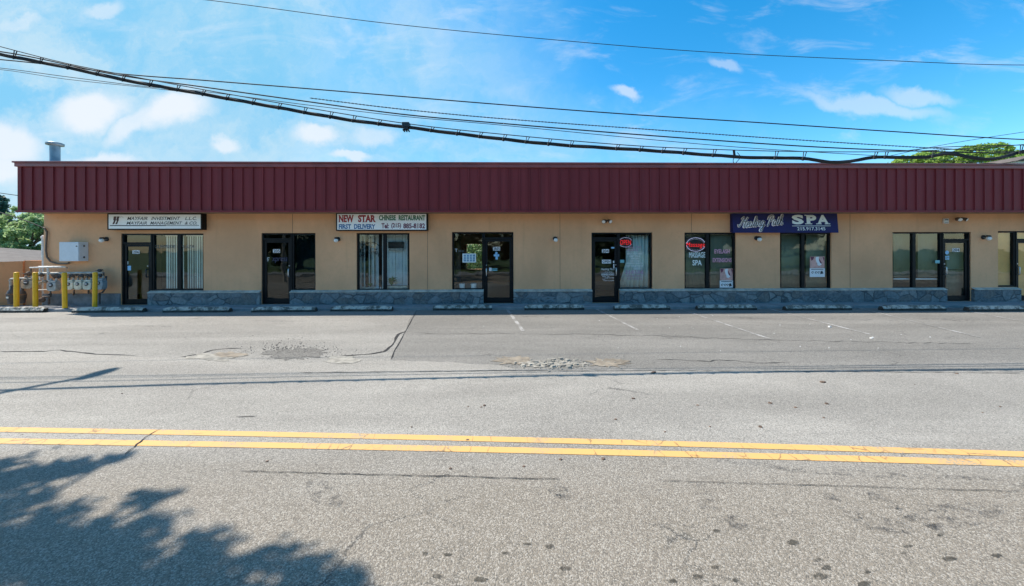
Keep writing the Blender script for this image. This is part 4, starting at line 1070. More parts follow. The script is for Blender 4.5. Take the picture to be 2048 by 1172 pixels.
mb = MB(); [mb.tube([p + Vector((0, -.024, 0)) for p in s], .010, 6) for s in st1]; mb.build('lettering', M['ink'], cv)

# ================================================================== wall fittings
def globe_lamp(px, py, label, first=[None]):
    p = onY(px, py, -.17)
    if first[0] is None:
        t = thing('wall_lamp', (p.x, 0, p.z), label, 'lamp', 'opal globe lamps on the shop wall')
        mb = MB(); mb.lathe((p.x, 0, p.z + .05), [(.075, -.001), (.075, -.035), (.05, -.05)], 18, axis='Y'); mb.tube([(p.x, -.04, p.z + .07), (p.x, -.12, p.z + .10), (p.x, -.17, p.z + .09)], .022, 8)
        mb.lathe((p.x, -.17, p.z + .06), [(.055, 0), (.06, .03), (.03, .05)], 16); mb.build('bracket', M['black'], t)
        MB().ball((p.x, -.17, p.z), .070, .070, .070, 20).build('globe', M['globe'], t); first[0] = t; return t
    t = copy_tree(first[0]); t.location = (p.x, 0, p.z); t['label'] = label; return t
globe_lamp(203, 481, 'globe lamp beside the MAYFAIR sign and office door'); globe_lamp(672, 481, 'globe lamp under the left end of the NEW STAR sign')
globe_lamp(1111.5, 480, 'globe lamp on bare wall between the flowerpot window and door 204'); globe_lamp(1519, 479, 'globe lamp under the navy awning'); globe_lamp(1978, 477, 'globe lamp right of the door with round sticker')
def twin_flood(px, py, label, first=[None]):
    p = onY(px, py, -.1)
    if first[0] is None:
        t = thing('floodlight', (p.x, 0, p.z), label, 'floodlight', 'twin floodlights under the fascia')
        MB().lathe((p.x, 0, p.z), [(.06, -.001), (.06, -.03), (.03, -.06)], 16, axis='Y').build('base_plate', M['conduit'], t)
        for s in (-1, 1):
            c = Vector((p.x + s * .10, -.16, p.z - .01)); d = Vector((s * .35, -.8, -.45)).normalized(); ax = [c - d * .10, c - d * .06, c + d * .03, c + d * .06]
            h = MB(); h.tube([(p.x, -.05, p.z), c - d * .08], .016, 8); h.tube(ax, [.03, .045, .062, .066], 14); ho = h.build('lamp_head', M['conduit'], t)
            MB().tube([c + d * .061, c + d * .072], [.058, .04], 14).build('lens', M['globe'], ho)
        first[0] = t; return
    t = copy_tree(first[0]); t.location = (p.x, 0, p.z); t['label'] = label
twin_flood(1212.5, 442, 'twin floodlight above door 204 and the OPEN sign'); twin_flood(1920, 438, 'twin floodlight beside the small cream alarm box')
ab = thing('alarm_box', onY(1893.5, 447, 0), 'small cream alarm box high on the wall at the right', 'alarm')
mb = MB(); A = onY(1888.5, 447, -.06); B = onY(1898, 437, -.06); mb.box(A.x, B.x, -.06, -.001, A.z, B.z); mb.build('housing', M['pipe_white'], ab, bevel=.008)
mb = MB(); mb.box(A.x + .03, B.x - .03, -.066, -.061, B.z - .06, B.z - .025); mb.box(A.x + .025, B.x - .025, -.066, -.061, A.z + .035, A.z + .045); mb.build('slot', M['black'], ab)

# electrical cabinet, conduit
ec = thing('electrical_cabinet', onY(143, 523, 0), 'pale grey electrical cabinet mounted on the wall above the gas meters', 'cabinet')
A = onY(118, 522.5, -.30); B = onY(157, 484, -.30)
MB().box(A.x, B.x, -.285, -.002, A.z, B.z).build('body', M['cabinet'], ec, bevel=.006)
do = MB().box(A.x + .006, B.x - .006, -.30, -.286, A.z + .006, B.z - .006).build('door', M['cabinet'], ec, bevel=.005)
mb = MB(); mb.lathe((B.x - .06, -.30, B.z - .14), [(.02, 0), (.02, -.012)], 12, axis='Y'); mb.build('latch', M['black'], do)
for zz in (B.z - .13, A.z + .13): MB().box(B.x, B.x + .015, -.16, -.12, zz - .03, zz + .03).build('clamp', M['iron'], ec)
cn = MB(); P = lambda px, py, y=-.05: onY(px, py, y)
pts = [P(86, 455), P(90, 457), P(94, 464), P(93, 480), P(92, 500), P(94, 514), P(101, 523), P(112, 527), P(126, 527.5), P(137, 527), P(138, 524)]
fin = []
for i in range(len(pts) - 1):
    for k in range(4): fin.append(pts[i].lerp(pts[i + 1], k / 4))
fin.append(pts[-1]); cn.tube(fin, .026, 8)
tag(cn.build('conduit', M['conduit']), 'brown conduit curving down the corner wall into the electrical cabinet', 'conduit')
dp = MB(); a = P(84.5, 515, .05); b = P(84.5, 473, .05); dp.tube([(a.x, .1, a.z), (b.x, .1, b.z)], .062, 12); dp.lathe((b.x, .1, b.z), [(.075, -.06), (.078, 0), (.03, .05)], 12)
dp.tube([(a.x, .1, a.z), (a.x, .1, -.1)], .05, 12)
tag(dp.build('vent_pipe', M['pipe_white']), 'pale capped pipe rising beside the left building corner', 'pipe')

# bollards
def bollard(px, py_b, py_t, label, first=[None]):
    g_ = onG(px, py_b, 0.0)
    if first[0] is None:
        t = thing('bollard', (g_.x, g_.y, 0), label, 'bollard', 'yellow bollards guarding the gas meters')
        h = onY(px, py_t, g_.y).z
        mb = MB(); mb.lathe((g_.x, g_.y, 0), [(.060, -.02), (.060, h - .02), (.056, h - .008), (.04, h), (.0, h + .004)], 24); mb.build('post', M['bollard'], t)
        MB().lathe((g_.x, g_.y, 0), [(.11, .001), (.10, .012), (.065, .018)], 20).build('footing', M['concrete'], t)
        first[0] = t; return
    t = copy_tree(first[0]); t.location = (g_.x, g_.y, 0); t['label'] = label
    t.rotation_euler = (rad(R_.uniform(-.6, .6)), rad(R_.uniform(-.8, .8)), R_.uniform(0, 6))
bollard(33, 616, 544.5, 'yellow bollard before the dark round regulators at the far left'); bollard(71, 616, 546.5, 'yellow bollard between the regulators and the grey gas meter')
bollard(130, 617.5, 546.5, 'yellow bollard left of the three cream gas meters, in the gap of the wheel stops'); bollard(189.5, 616, 544.5, 'yellow bollard in front of the blue grey gas meter')

# wheel stops
WS = [(-45, 82, 'cropped wheel stop at the left edge below the regulators'), (146, 281, 'wheel stop below the cream gas meters and last bollard'), (326, 456, 'wheel stop below the MAYFAIR office window'), (504, 628, 'wheel stop before the dark door numbered 205'),
      (661, 783, 'wheel stop below the restaurant plant window'), (866, 984, 'wheel stop below the flowerpot window'), (1049, 1169, 'wheel stop before bare wall left of door 204'), (1229, 1342, 'wheel stop below the curtained window with OPEN sign'),
      (1396, 1515, 'wheel stop below the MASSAGE SPA window'), (1571, 1707, 'wheel stop below the window under the phone number'), (1766, 1895, 'wheel stop below the shopfront with white bar'), (1937, 2070, 'cropped wheel stop at the right edge below the tan board')]
def stop_mesh(L, seed):
    r = random.Random(seed); mb = MB(); n = 22; vs = []; fs = []; mi = []
    for i in range(n + 1):
        x = -L / 2 + L * i / n; e = min(1, min(i, n - i) / 1.6); e = max(e, .45)
        j = lambda s=.006: r.uniform(-s, s)
        hh = .165 * (0.62 + .38 * e)
        vs += [(x, -.095 + j(), 0), (x, -.092 + j(), .07 + j()), (x, -.052 * (.7 + .3 * e) + j(), hh + j()), (x, .055 * (.7 + .3 * e) + j(), hh + j()), (x, .085, .07), (x, .095, 0)]
    for i in range(n):
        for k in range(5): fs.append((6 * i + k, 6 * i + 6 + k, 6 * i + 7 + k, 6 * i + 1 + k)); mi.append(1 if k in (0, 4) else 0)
    fs += [(0, 1, 2, 3, 4, 5), tuple(6 * n + k for k in (5, 4, 3, 2, 1, 0))]
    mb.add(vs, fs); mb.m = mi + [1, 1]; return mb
for i, (a, b, lb) in enumerate(WS):
    pyb = [625.8, 625.5, 625.2, 624.6, 623, 620.8, 620.3, 620.5, 620.5, 621, 621.6, 623][i]
    A = onG(a, pyb, LOT_Z); B = onG(b, pyb, LOT_Z); L = (B - A).length; y = A.y + .095
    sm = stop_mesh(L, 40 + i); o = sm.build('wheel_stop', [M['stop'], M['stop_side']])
    o.location = ((A.x + B.x) / 2, (A.y + B.y) / 2 + .095, LOT_Z); o.rotation_euler = (0, 0, rad([0, .5, -.8, 1.1, -1.3, .4, .1, 1.2, -.7, .9, -.5, .6][i]))
    tag(o, 'weathered concrete ' + lb, 'wheel stop', 'concrete wheel stops along the sidewalk')

# ---------------------------------------------------------------- gas meters
MY = -.32
def meter(px, py0, py1, wpx, m_, label):
    A = onY(px - wpx / 2, py1, MY); B = onY(px + wpx / 2, py0, MY); w = B.x - A.x; h = B.z - A.z; cx = (A.x + B.x) / 2
    t = thing('gas_meter', (cx, MY, A.z), label, 'gas meter', 'gas meters on the pipe rack')
    outl = [(-.5, .22), (-.42, .05), (-.25, 0), (.25, 0), (.42, .05), (.5, .22), (.5, .58), (.44, .68), (-.44, .68), (-.5, .58)]
    MB().poly_y([(cx + a * w, A.z + b * h) for a, b in outl], MY - .10, MY + .06).build('case', m_, t, bevel=.018, seg=3)
    MB().poly_y([(cx + a * w * .86, A.z + b * h) for a, b in ((-.5, .70), (.5, .70), (.42, .84), (-.42, .84))], MY - .085, MY + .05).build('head', m_, t, bevel=.01)
    dl = MB(); dl.lathe((cx, MY - .10, A.z + .50 * h), [(w * .22, 0), (w * .22, -.014), (w * .15, -.02)], 16, axis='Y'); do_ = dl.build('index', M['iron'], t)
    MB().box(cx - w * .12, cx + w * .12, MY - .127, MY - .121, A.z + .47 * h, A.z + .54 * h).build('dial_plate', M['white'], do_)
    for s in (-1, 1):
        MB().tube([(cx + s * w * .28, MY - .02, A.z + .83 * h), (cx + s * w * .28, MY - .02, A.z + 1.02 * h)], w * .09, 10).build('union_nut', M['pipe'], t)
meter(60, 552, 577, 24, M['meter_tan'], 'tan gas meter on the left between the first two bollards')
meter(109, 557, 582, 19, M['meter_grey'], 'grey gas meter left of the third bollard')
meter(143.5, 556, 579, 16.5, M['meter'], 'cream gas meter directly right of the third bollard')
meter(161.5, 556, 579, 15.5, M['meter'], 'cream gas meter in the middle of three cream ones')
meter(179.5, 556, 579, 17, M['meter'], 'cream gas meter directly left of the last bollard')
meter(203, 552, 579, 17, M['meter_blue'], 'blue grey gas meter right of the last bollard')
gp = thing('gas_pipe_rack', onY(120, 610, -.25), 'rusty galvanised pipe rack with valves carrying the gas meters', 'pipework')
def T(pts, r=.028, nm='pipe', m_='pipe', y=-.25):
    q = []
    for p in pts: q.append(onY(p[0], p[1], p[2] if len(p) > 2 else y))
    return MB().tube(q, r, 10).build(nm, M[m_], gp)
T([(72, 547), (207, 545.5)], .040); T([(60, 535.5, -.3), (92, 534.5, -.3), (132, 534, -.3), (134, 536, -.05)], .024, m_='pipe_white'); T([(78, 534, -.28), (128, 534, -.28)], .034, m_='pipe_white')
T([(80, 535, -.28), (80, 560, -.28)], .026, m_='pipe_white'); T([(96, 535, -.28), (96, 560, -.28), (104, 562, -.28)], .030, m_='pipe_white'); T([(62, 536, -.3), (62, 546, -.3)], .02, m_='rust')
T([(20, 562, -.3), (22, 558, -.3), (60, 556, -.28)], .035); T([(22, 560, -.3), (22, 590, -.3)], .04); T([(42, 558, -.3), (42, 590, -.3)], .03, m_='rust')
T([(74, 580, -.2), (104, 579, -.2)], .016, m_='pipe_white'); T([(101, 562, -.2), (101, 594, -.2)], .022, m_='iron'); T([(86, 594, -.2), (98, 594, -.2), (98, 609, -.2)], .03, m_='rust')
T([(199, 545, -.25), (201, 540, -.2), (204, 540, -.05)], .03, m_='iron'); T([(212, 552, -.2), (212, 575, -.2), (205, 585, -.2), (199, 586, -.2), (199, 609, -.2)], .026, m_='iron')
T([(148, 580, -.15), (148, 586, -.15), (146, 590, -.02)], .022, m_='rust'); T([(177, 580, -.15), (177, 586, -.15), (177, 586, -.02)], .022, m_='rust')
T([(52, 549), (70, 551), (76, 560)], .04, m_='rust'); T([(104, 548), (110, 556)], .035, m_='rust'); T([(118, 548), (116, 557)], .03, m_='iron')
for px in (139, 148, 157, 166, 175, 184, 197, 207):
    T([(px, 546), (px + .5, 551), (px, 557)], .020, m_='rust')
def valve(px, py, r, m_='rust', y=-.28):
    c = onY(px, py, y); mb = MB(); mb.lathe(c, [(r * .5, -r), (r, -r * .4), (r, r * .4), (r * .5, r)], 14); mb.lathe((c.x, c.y - r, c.z), [(r * .35, 0), (r * .35, -r * .5)], 10, axis='Y')
    mb.box(c.x - r * 1.1, c.x + r * .3, c.y - r * 1.7, c.y - r * 1.5, c.z - r * .15, c.z + r * .15); mb.build('valve', M[m_], gp, bevel=.004)
for px, py, r, m_ in ((144, 551, .05, 'iron'), (152, 550, .04, 'rust'), (163, 551, .05, 'iron'), (172, 550, .04, 'rust'), (181, 551, .055, 'iron'), (199, 541, .05, 'iron'), (200, 551, .06, 'iron'), (84, 550, .06, 'rust'), (90, 563, .055, 'meter_tan'), (80, 566, .05, 'meter_tan'), (113, 551, .06, 'rust'), (104, 566, .04, 'iron'), (120, 553, .05, 'iron'), (58, 547, .07, 'rust'), (84, 600, .08, 'rust'), (100, 588, .04, 'iron')):
    valve(px, py, r, m_)
def regulator(px, py0, py1, rpx, label):
    y = -.35; A = onY(px, py1, y); B = onY(px, py0, y); r = abs(onY(px + rpx, py1, y).x - A.x); h = B.z - A.z
    t = thing('gas_regulator', A, label, 'regulator', 'gas regulators beside the pipe rack')
    MB().lathe(A, [(r * .75, 0), (r * .85, h * .25), (r, h * .3), (r * 1.05, h * .5)], 20).build('lower_case', M['iron'], t)
    MB().lathe(A, [(r * 1.12, h * .5), (r * 1.14, h * .54), (r * 1.12, h * .57)], 20).build('flange', M['rust'], t)
    MB().lathe(A, [(r, h * .575), (r * .8, h * .72), (r * .4, h * .8), (r * .4, h), (r * .1, h * 1.02)], 20).build('upper_case', M['iron'], t)
    p = MB(); p.box(A.x - r * .35, A.x + r * .35, A.y - r * 1.02, A.y - r * .85, A.z + h * .32, A.z + h * .42); p.build('tag_plate', M['steel'], t)
regulator(23.5, 571, 608, 7, 'dark round gas regulator at the far left of the pipe rack'); regulator(44, 574, 606, 6, 'dark gas regulator between the first two bollards')

# ================================================================== left side: boundary wall, house, trees
bw = thing('boundary_wall', (XL - 1.5, .2, 0), 'low orange stucco boundary wall running left from the building corner', 'wall')
zt = WZ(70, 521, .25)
mb = MB(); x48 = onY(48, 522, .25).x
mb.box(x48, XL - .003, .25, .45, -1.9, zt); mb.build('wall_panel', M['stucco_orange'], bw)
mb = MB(); a = onY(-180, 560, -.6)
mb.add([(x48 + .02, .20, -1.9), (x48 + .02, .44, -1.9), (a.x, -.15, -1.9), (a.x, -.40, -1.9), (x48 + .02, .20, zt - .02), (x48 + .02, .44, zt - .02), (a.x, -.15, zt - .10), (a.x, -.40, zt - .10)], [(0, 3, 7, 4), (1, 5, 6, 2), (4, 7, 6, 5), (0, 4, 5, 1), (3, 2, 6, 7), (0, 1, 2, 3)])
mb.build('wall_panel', M['stucco_orange'], bw)
hs_ = thing('house', (-34, 12, -1.6), 'low house with brown shingled hip roof beyond the orange wall', 'house')
Ey = 9.0
e1 = onY(84, 521.5, Ey); pk = onY(-40, 482, Ey + 4)
mb = MB(); xl = e1.x - 32
ez = e1.z - .05
vs = [(xl, Ey, ez), (e1.x, Ey, ez), (e1.x, Ey + 7.2, ez), (xl, Ey + 7.2, ez), (e1.x - 7.2, Ey + 3.6, ez + .85), (xl + 7.2, Ey + 3.6, ez + .85)]
mb.add(vs, [(0, 1, 4, 5), (1, 2, 4), (2, 3, 5, 4), (3, 0, 5), (0, 3, 2, 1)]); mb.build('roof', M['shingle'], hs_)
MB().box(xl + .4, e1.x - .4, Ey + .4, Ey + 6.8, -1.8, ez - .002).build('walls', M['siding'], hs_)
MB().box(xl + 2, xl + 3.2, Ey + .36, Ey + .395, -.6, .6).build('window', M['bronze'], hs_)

def tree(name, label, trunk, clumps, nleaf, size, m_, seed, droop=0.0, group=None, trunk_r=.25, twig=True):
    """trunk base, crown clumps (centre, radius); leaves are small folded faces through the clumps"""
    t = thing(name, trunk, label, 'tree', group); rng = np.random.default_rng(seed); base = Vector(trunk)
    cen = sum((Vector(c) for c, _ in clumps), Vector()) / len(clumps)
    zmin = min(c[2] - r for c, r in clumps); fork = Vector((base.x * .7 + cen.x * .3, base.y * .7 + cen.y * .3, max(base.z + 1.0, min(zmin, cen.z))))
    tb = MB(); tb.tube([base, base.lerp(fork, .5) + Vector((.1, .05, 0)), fork], [trunk_r * 1.25, trunk_r, trunk_r * .8], 12)
    for c, r in clumps[:40]:
        c = Vector(c); mid = fork.lerp(c, .5) + Vector((rng.normal(0, .2), rng.normal(0, .2), .25)); tb.tube([fork, mid, c], [trunk_r * .42, trunk_r * .25, .02], 6)
    tb.build('trunk', M['bark'], t)
    w = np.array([r ** 2.2 for _, r in clumps]); w /= w.sum()
    idx = rng.choice(len(clumps), nleaf, p=w)
    C = np.array([c for c, _ in clumps])[idx]; Rr = np.array([r for _, r in clumps])[idx]
    d = rng.normal(size=(nleaf, 3)); d /= np.linalg.norm(d, axis=1)[:, None]; d[:, 2] *= .8
    # ragged clumps: several sprays per clump
    rad_ = Rr * (rng.random(nleaf) ** .45) * (0.75 + .5 * rng.random(nleaf))
    ph = np.sin(d[:, 0] * 5 + idx) * np.sin(d[:, 1] * 6 + idx * 2) * np.sin(d[:, 2] * 5 + idx * 3)
    Pp = C + d * (rad_ * (1 + .35 * ph))[:, None]; Pp[:, 2] -= droop * rng.random(nleaf)
    nv = rng.normal(size=(nleaf, 3)) + d * .8 + np.array([0, 0, .6]); nv /= np.linalg.norm(nv, axis=1)[:, None]
    a = np.cross(nv, rng.normal(size=(nleaf, 3))); a /= np.linalg.norm(a, axis=1)[:, None]; b = np.cross(nv, a)
    s = size * (0.6 + .8 * rng.random(nleaf))
    q = np.stack([Pp - a * s[:, None], Pp + b * (s * .45)[:, None] + nv * (s * .12)[:, None], Pp + a * s[:, None], Pp - b * (s * .45)[:, None] + nv * (s * .12)[:, None]], 1).reshape(-1, 3) - np.array(base)
    me = bpy.data.meshes.new('crown'); me.vertices.add(4 * nleaf); me.vertices.foreach_set('co', q.ravel())
    me.loops.add(4 * nleaf); me.loops.foreach_set('vertex_index', np.arange(4 * nleaf, dtype=np.int32)); me.polygons.add(nleaf)
    me.polygons.foreach_set('loop_start', np.arange(0, 4 * nleaf, 4, dtype=np.int32)); me.update(calc_edges=True); me.validate()
    me.materials.append(m_); o = bpy.data.objects.new('crown', me); COL.objects.link(o); o.parent = t
    return t
def clumps_px(lst, y, yj, seed):
    r = random.Random(seed); out = []
    for px, py, rp in lst:
        yy_ = y + r.uniform(-yj, yj); p = onY(px, py, yy_); out.append(((p.x, p.y, p.z), rp / F * (yy_ - CAM.y)))
    return out
lt = []
r = random.Random(3)
for _ in range(75):
    px = r.uniform(-70, 125); top = interp([(-70, 420), (0, 436), (20, 424), (40, 411), (60, 414), (130, 418)], px)
    lt.append((px, r.uniform(top + 6, 520), r.uniform(8, 14)))
lt += [(32, 418, 8), (50, 417, 8), (18, 432, 8), (70, 426, 10), (84, 440, 12), (80, 470, 14), (84, 500, 14)]
tree('maple_tree', 'light green leafy tree behind the shingled roof at the left', (onY(40, 500, 22).x, 22, -1.7), clumps_px(lt, 22, 2.0, 1), 34000, .13, M['leaf_light'], 2)
lt = [(-14, 404, 16), (-2, 398, 10), (3, 410, 9), (-5, 425, 16), (-22, 440, 26), (-6, 478, 18), (3, 494, 12), (-20, 500, 26), (-30, 415, 20)]
tree('spruce_tree', 'dark blue green tree behind the light green one at the left edge', (onY(-15, 500, 34).x, 34, -1.7), clumps_px(lt, 34, 2, 2), 14000, .20, M['leaf_dark'], 3)
lt = []; r = random.Random(9)
tops = [(1780, 322), (1800, 316), (1830, 303), (1880, 299), (1900, 306), (1912, 302), (1925, 291), (1960, 289), (1985, 284), (2010, 284), (2028, 300), (2050, 306), (2120, 300)]
for px in range(1786, 2124, 8):
    top = interp(tops, px); py = top + 7
    while py < 372: lt.append((px + r.uniform(-3, 3), py + r.uniform(-1.5, 2), r.uniform(6, 9))); py += 12
tree('maple_tree', 'bright green tree crown rising above the roof at the right', (onY(1950, 500, 26).x, 26, -1.7), clumps_px(lt, 26, 1.6, 4), 42000, .14, M['leaf_mid'], 5)
# tree behind the building, seen through the rear window of the dark shop
c0 = onY(955, 510, DEPTH + 7)
tree('garden_tree', 'sunlit green tree seen through the rear window behind the menu', (c0.x, DEPTH + 7, -1.7), [((c0.x + a, DEPTH + 7 + b, c0.z + c), 1.0) for a, b, c in ((0, 0, 0), (.9, .3, .4), (-1, .2, .3), (0.3, 0, 1.3), (-.6, 0, -1.1), (.8, 0, -1.0), (-1.6, .5, 1.2), (1.8, .4, 1.4))], 9000, .12, M['leaf_light'], 8)

# pale roof and small house far behind at the right
rh = thing('house', onY(1895, 400, 16), 'pale low gabled roof just showing over the right fascia', 'house')
A = onY(1850, 327, 16); B = onY(1945, 327, 16); pk = onY(1893, 319.5, 16)
mb = MB(); mb.add([(A.x - 3, 16, A.z - 1.0), (B.x + 3, 16, A.z - 1.0), (B.x, 20, pk.z), (A.x, 20, pk.z), (A.x - 3, 24, A.z - 1), (B.x + 3, 24, A.z - 1)], [(0, 1, 2, 3), (3, 2, 5, 4), (0, 3, 4), (1, 5, 2), (0, 4, 5, 1)]); mb.build('roof', M['pale_roof'], rh)
MB().box(A.x - 2.6, B.x + 2.6, 16.4, 23.6, -1.8, A.z - 1.002).build('walls', M['siding'], rh)
rh = thing('house', onY(2060, 400, 20), 'pale house gable at the right edge behind the tree', 'house')
A = onY(2036, 322, 20); pk = onY(2068, 308, 20)
mb = MB(); w_ = pk.x - A.x; mb.add([(A.x - .3, 19.8, A.z), (pk.x, 19.8, pk.z), (pk.x + w_ + .3, 19.8, A.z), (A.x - .3, 27, A.z), (pk.x, 27, pk.z), (pk.x + w_ + .3, 27, A.z)], [(0, 1, 4, 3), (1, 2, 5, 4), (0, 2, 1), (3, 4, 5), (0, 3, 5, 2)]); mb.build('roof', M['shingle'], rh)
MB().box(A.x, pk.x + w_, 20, 26.8, -1.8, A.z - .002).build('walls', M['siding'], rh)

# roof vent
vp = onY(110, 322, .6); vt = onY(110, 284, .6)
vn = thing('roof_vent', (vp.x, .6, Z_TOP - .17), 'grey capped vent pipe on the roof at the left end', 'vent')
r_ = abs(onY(117.5, 300, .6).x - vp.x)
MB().lathe((vp.x, .6, 0), [(r_ * 1.15, Z_TOP - .169), (r_ * 1.1, Z_TOP + .02), (r_, Z_TOP + .03), (r_, vt.z - .12)], 20).build('flue', M['vent'], vn)
MB().lathe((vp.x, .6, 0), [(r_ * .9, vt.z - .14), (r_ * 1.7, vt.z - .12), (r_ * 1.75, vt.z - .05), (r_ * 1.3, vt.z - .02), (0, vt.z)], 20).build('cap', M['vent'], vn)

# ================================================================== overhead wires
def curve_px(pts, y, step=26):
    """smooth polyline through photo points at a given distance"""
    pts = sorted(pts); out = []
    for i in range(len(pts) - 1):
        p0, p1, p2, p3 = pts[max(i - 1, 0)], pts[i], pts[i + 1], pts[min(i + 2, len(pts) - 1)]
        k = max(2, int((p2[0] - p1[0]) / step))
        for j in range(k):
            u_ = j / k; x = p1[0] + (p2[0] - p1[0]) * u_
            m1 = (p2[1] - p0[1]) / max(1e-6, p2[0] - p0[0]); m2 = (p3[1] - p1[1]) / max(1e-6, p3[0] - p1[0]); dx_ = p2[0] - p1[0]
            h00 = 2 * u_ ** 3 - 3 * u_ ** 2 + 1; h10 = u_ ** 3 - 2 * u_ ** 2 + u_; h01 = -2 * u_ ** 3 + 3 * u_ ** 2; h11 = u_ ** 3 - u_ ** 2
            out.append((x, h00 * p1[1] + h10 * dx_ * m1 + h01 * p2[1] + h11 * dx_ * m2))
    out.append(pts[-1]); return [onY(a, b, y) for a, b in out], out
WY = -6.35
def wire(name, pts, y, r, label, m_='cable', twist=0):
    p, _ = curve_px(pts, y); mb = MB()
    if twist:
        for s in (0, 1):
            q = []
            for i in range((len(p) - 1) * 8):
                f = i / 8; k = int(f); c = p[k].lerp(p[k + 1], f - k); a = i * 1.6 + s * math.pi; q.append(c + Vector((0, math.cos(a) * twist, math.sin(a) * twist)))
            mb.tube(q, r, 5)
    else: mb.tube(p, r, 6)
    return tag(mb.build(name, M[m_]), label, 'wire', 'overhead wires along the street')
wire('power_line', [(-700, -190), (0, -45), (415, 0), (760, 45), (1080, 77), (1400, 103), (1750, 120), (2048, 130), (2700, 120)], -4.5, .007, 'thin topmost wire crossing the blue sky alone')
wire('power_line', [(-700, 60), (0, 119), (140, 134), (245, 148), (400, 160), (600, 176), (1000, 209), (1250, 228), (1500, 244), (1800, 264), (2048, 279), (2700, 300)], -5.9, .0105, 'thick black wire, highest of the group above the hung cable')
wire('power_line', [(-700, 20), (0, 103), (230, 149), (400, 173), (600, 201), (800, 228), (1000, 246.5), (1300, 271), (1600, 292), (1800, 301), (2048, 306), (2700, 300)], -6.1, .0115, 'thick black wire running close above the ringed cable')
wire('power_line', [(620, 196), (800, 218), (1000, 237), (1300, 259), (1600, 280), (1880, 297), (2048, 304), (2700, 310)], -6.2, .005, 'grey twisted pair wire between the two thick black wires', 'cable_grey', .007)
wire('power_line', [(-700, 70), (0, 136), (130, 153), (300, 174), (400, 182), (600, 208), (800, 232), (1000, 250), (1300, 279), (1500, 296), (1780, 313), (2048, 330), (2700, 350)], -6.0, .006, 'hair thin wire dipping below the roofline at the right', 'cable_grey')
wire('power_line', [(-700, 76), (0, 139), (130, 158), (300, 176), (420, 190)], -6.05, .005, 'short hair thin wire lowest at the upper left', 'cable_grey')
wire('service_wire', [(1750, 318), (1890, 289), (2048, 264), (2500, 200)], 14, .02, 'thin wire rising to the right out of the bright tree')
wire('service_wire', [(1800, 303), (1870, 295), (2048, 290), (2500, 284)], -5.6, .008, 'thin level wire passing in front of the bright tree')
wire('service_wire', [(-400, 330), (0, 386), (36, 391)], -1.2, .012, 'thin service wire meeting the left end of the fascia')
wire('service_wire', [(-300, 330), (10, 428), (50, 441), (88, 456)], -.05, .016, 'dark service wire dropping to the conduit at the left corner')

mess = [(-700, -90), (0, 93), (130, 126), (250, 150), (400, 178), (600, 213), (812, 247), (1000, 268), (1250, 290), (1420, 298.5), (1600, 303), (1800, 303), (1950, 296), (2048, 289), (2400, 260)]
bund = [(-700, -80), (0, 108), (70, 122), (150, 138), (250, 160), (400, 187), (500, 205), (700, 240), (812, 254), (920, 268), (1100, 288), (1300, 301), (1500, 315), (1600, 316.5), (1660, 324), (1700, 323), (1750, 314), (1800, 315), (1850, 314), (1900, 307), (1930, 313), (1970, 318), (2000, 316), (2048, 302), (2400, 240)]
mp, mpx = curve_px(mess, WY); bp, bpx = curve_px(bund, WY, 14)
CB = thing('telephone_cable', bp[len(bp) // 2], 'thick sagging telephone cable bundle hung by wire hooks from a steel strand', 'cable')
MB().tube(mp, .008, 6).build('strand', M['cable_grey'], CB)
for s in range(3):
    q = []
    for i, p in enumerate(bp):
        a = i * .35 + s * 2.09; q.append(p + Vector((0, .016 * math.cos(a), .014 * math.sin(a))))
    MB().tube(q, .019, 7).build('cable', M['cable'], CB)
zip_y = lambda pts, x: interp(pts, x)
hx = [27, 80, 135, 193, 245, 299, 354, 405, 453, 505, 557, 608, 660, 706, 757, 862, 914, 959, 1007, 1052, 1097, 1141, 1233, 1280, 1325, 1367, 1426, 1550, 1606, 1749, 1770, 1865, 2040]
for x in hx:
    yt_, yb_ = interp(mpx, x + 4), interp(bpx, x)
    a = onY(x - 1, yb_ + 3.5, WY - .04); b = onY(x, yb_ - 2, WY - .045); c = onY(x + 1.5, yt_, WY); d = onY(x + 7, yt_ + .8, WY); e = onY(x + 3, yb_ - 1, WY + .04)
    h = MB(); h.tube([a, b], .019, 6); h.tube([b, c], .007, 5); h.tube([c, d], .006, 5); h.tube([d, e], .007, 5); h.tube([a, a.lerp(e, .5) - Vector((0, 0, .02)), e], .008, 5)
    h.build('hanger', M['cable'], CB)
sp = MB(); A = onY(805.5, 259, WY); B = onY(819.5, 246, WY); sp.box(A.x, B.x, WY - .06, WY + .06, A.z + .03, B.z); sp.box(A.x + .02, B.x - .02, WY - .05, WY + .05, A.z - .005, A.z + .029)
for k in range(3): sp.box(A.x + .01 + k * .042, A.x + .03 + k * .042, WY - .055, WY + .055, A.z - .03, A.z - .006)
sp.build('splice_clamp', M['black'], CB, bevel=.004)
lp = MB(); c = onY(1469, 305, WY); lp.tube([c + Vector((.02 * math.sin(k), .01 * k / 4, -k * .03)) for k in range(7)], .006, 5); lp.tube([c + Vector((.05 + .05 * math.sin(k * .6), 0, -k * .03)) for k in range(7)], .006, 5)
lp.tube([c + Vector((-.01, 0, .04)), c + Vector((.0, 0, -.1))], .02, 6); lp.build('loose_loop', M['cable'], CB)

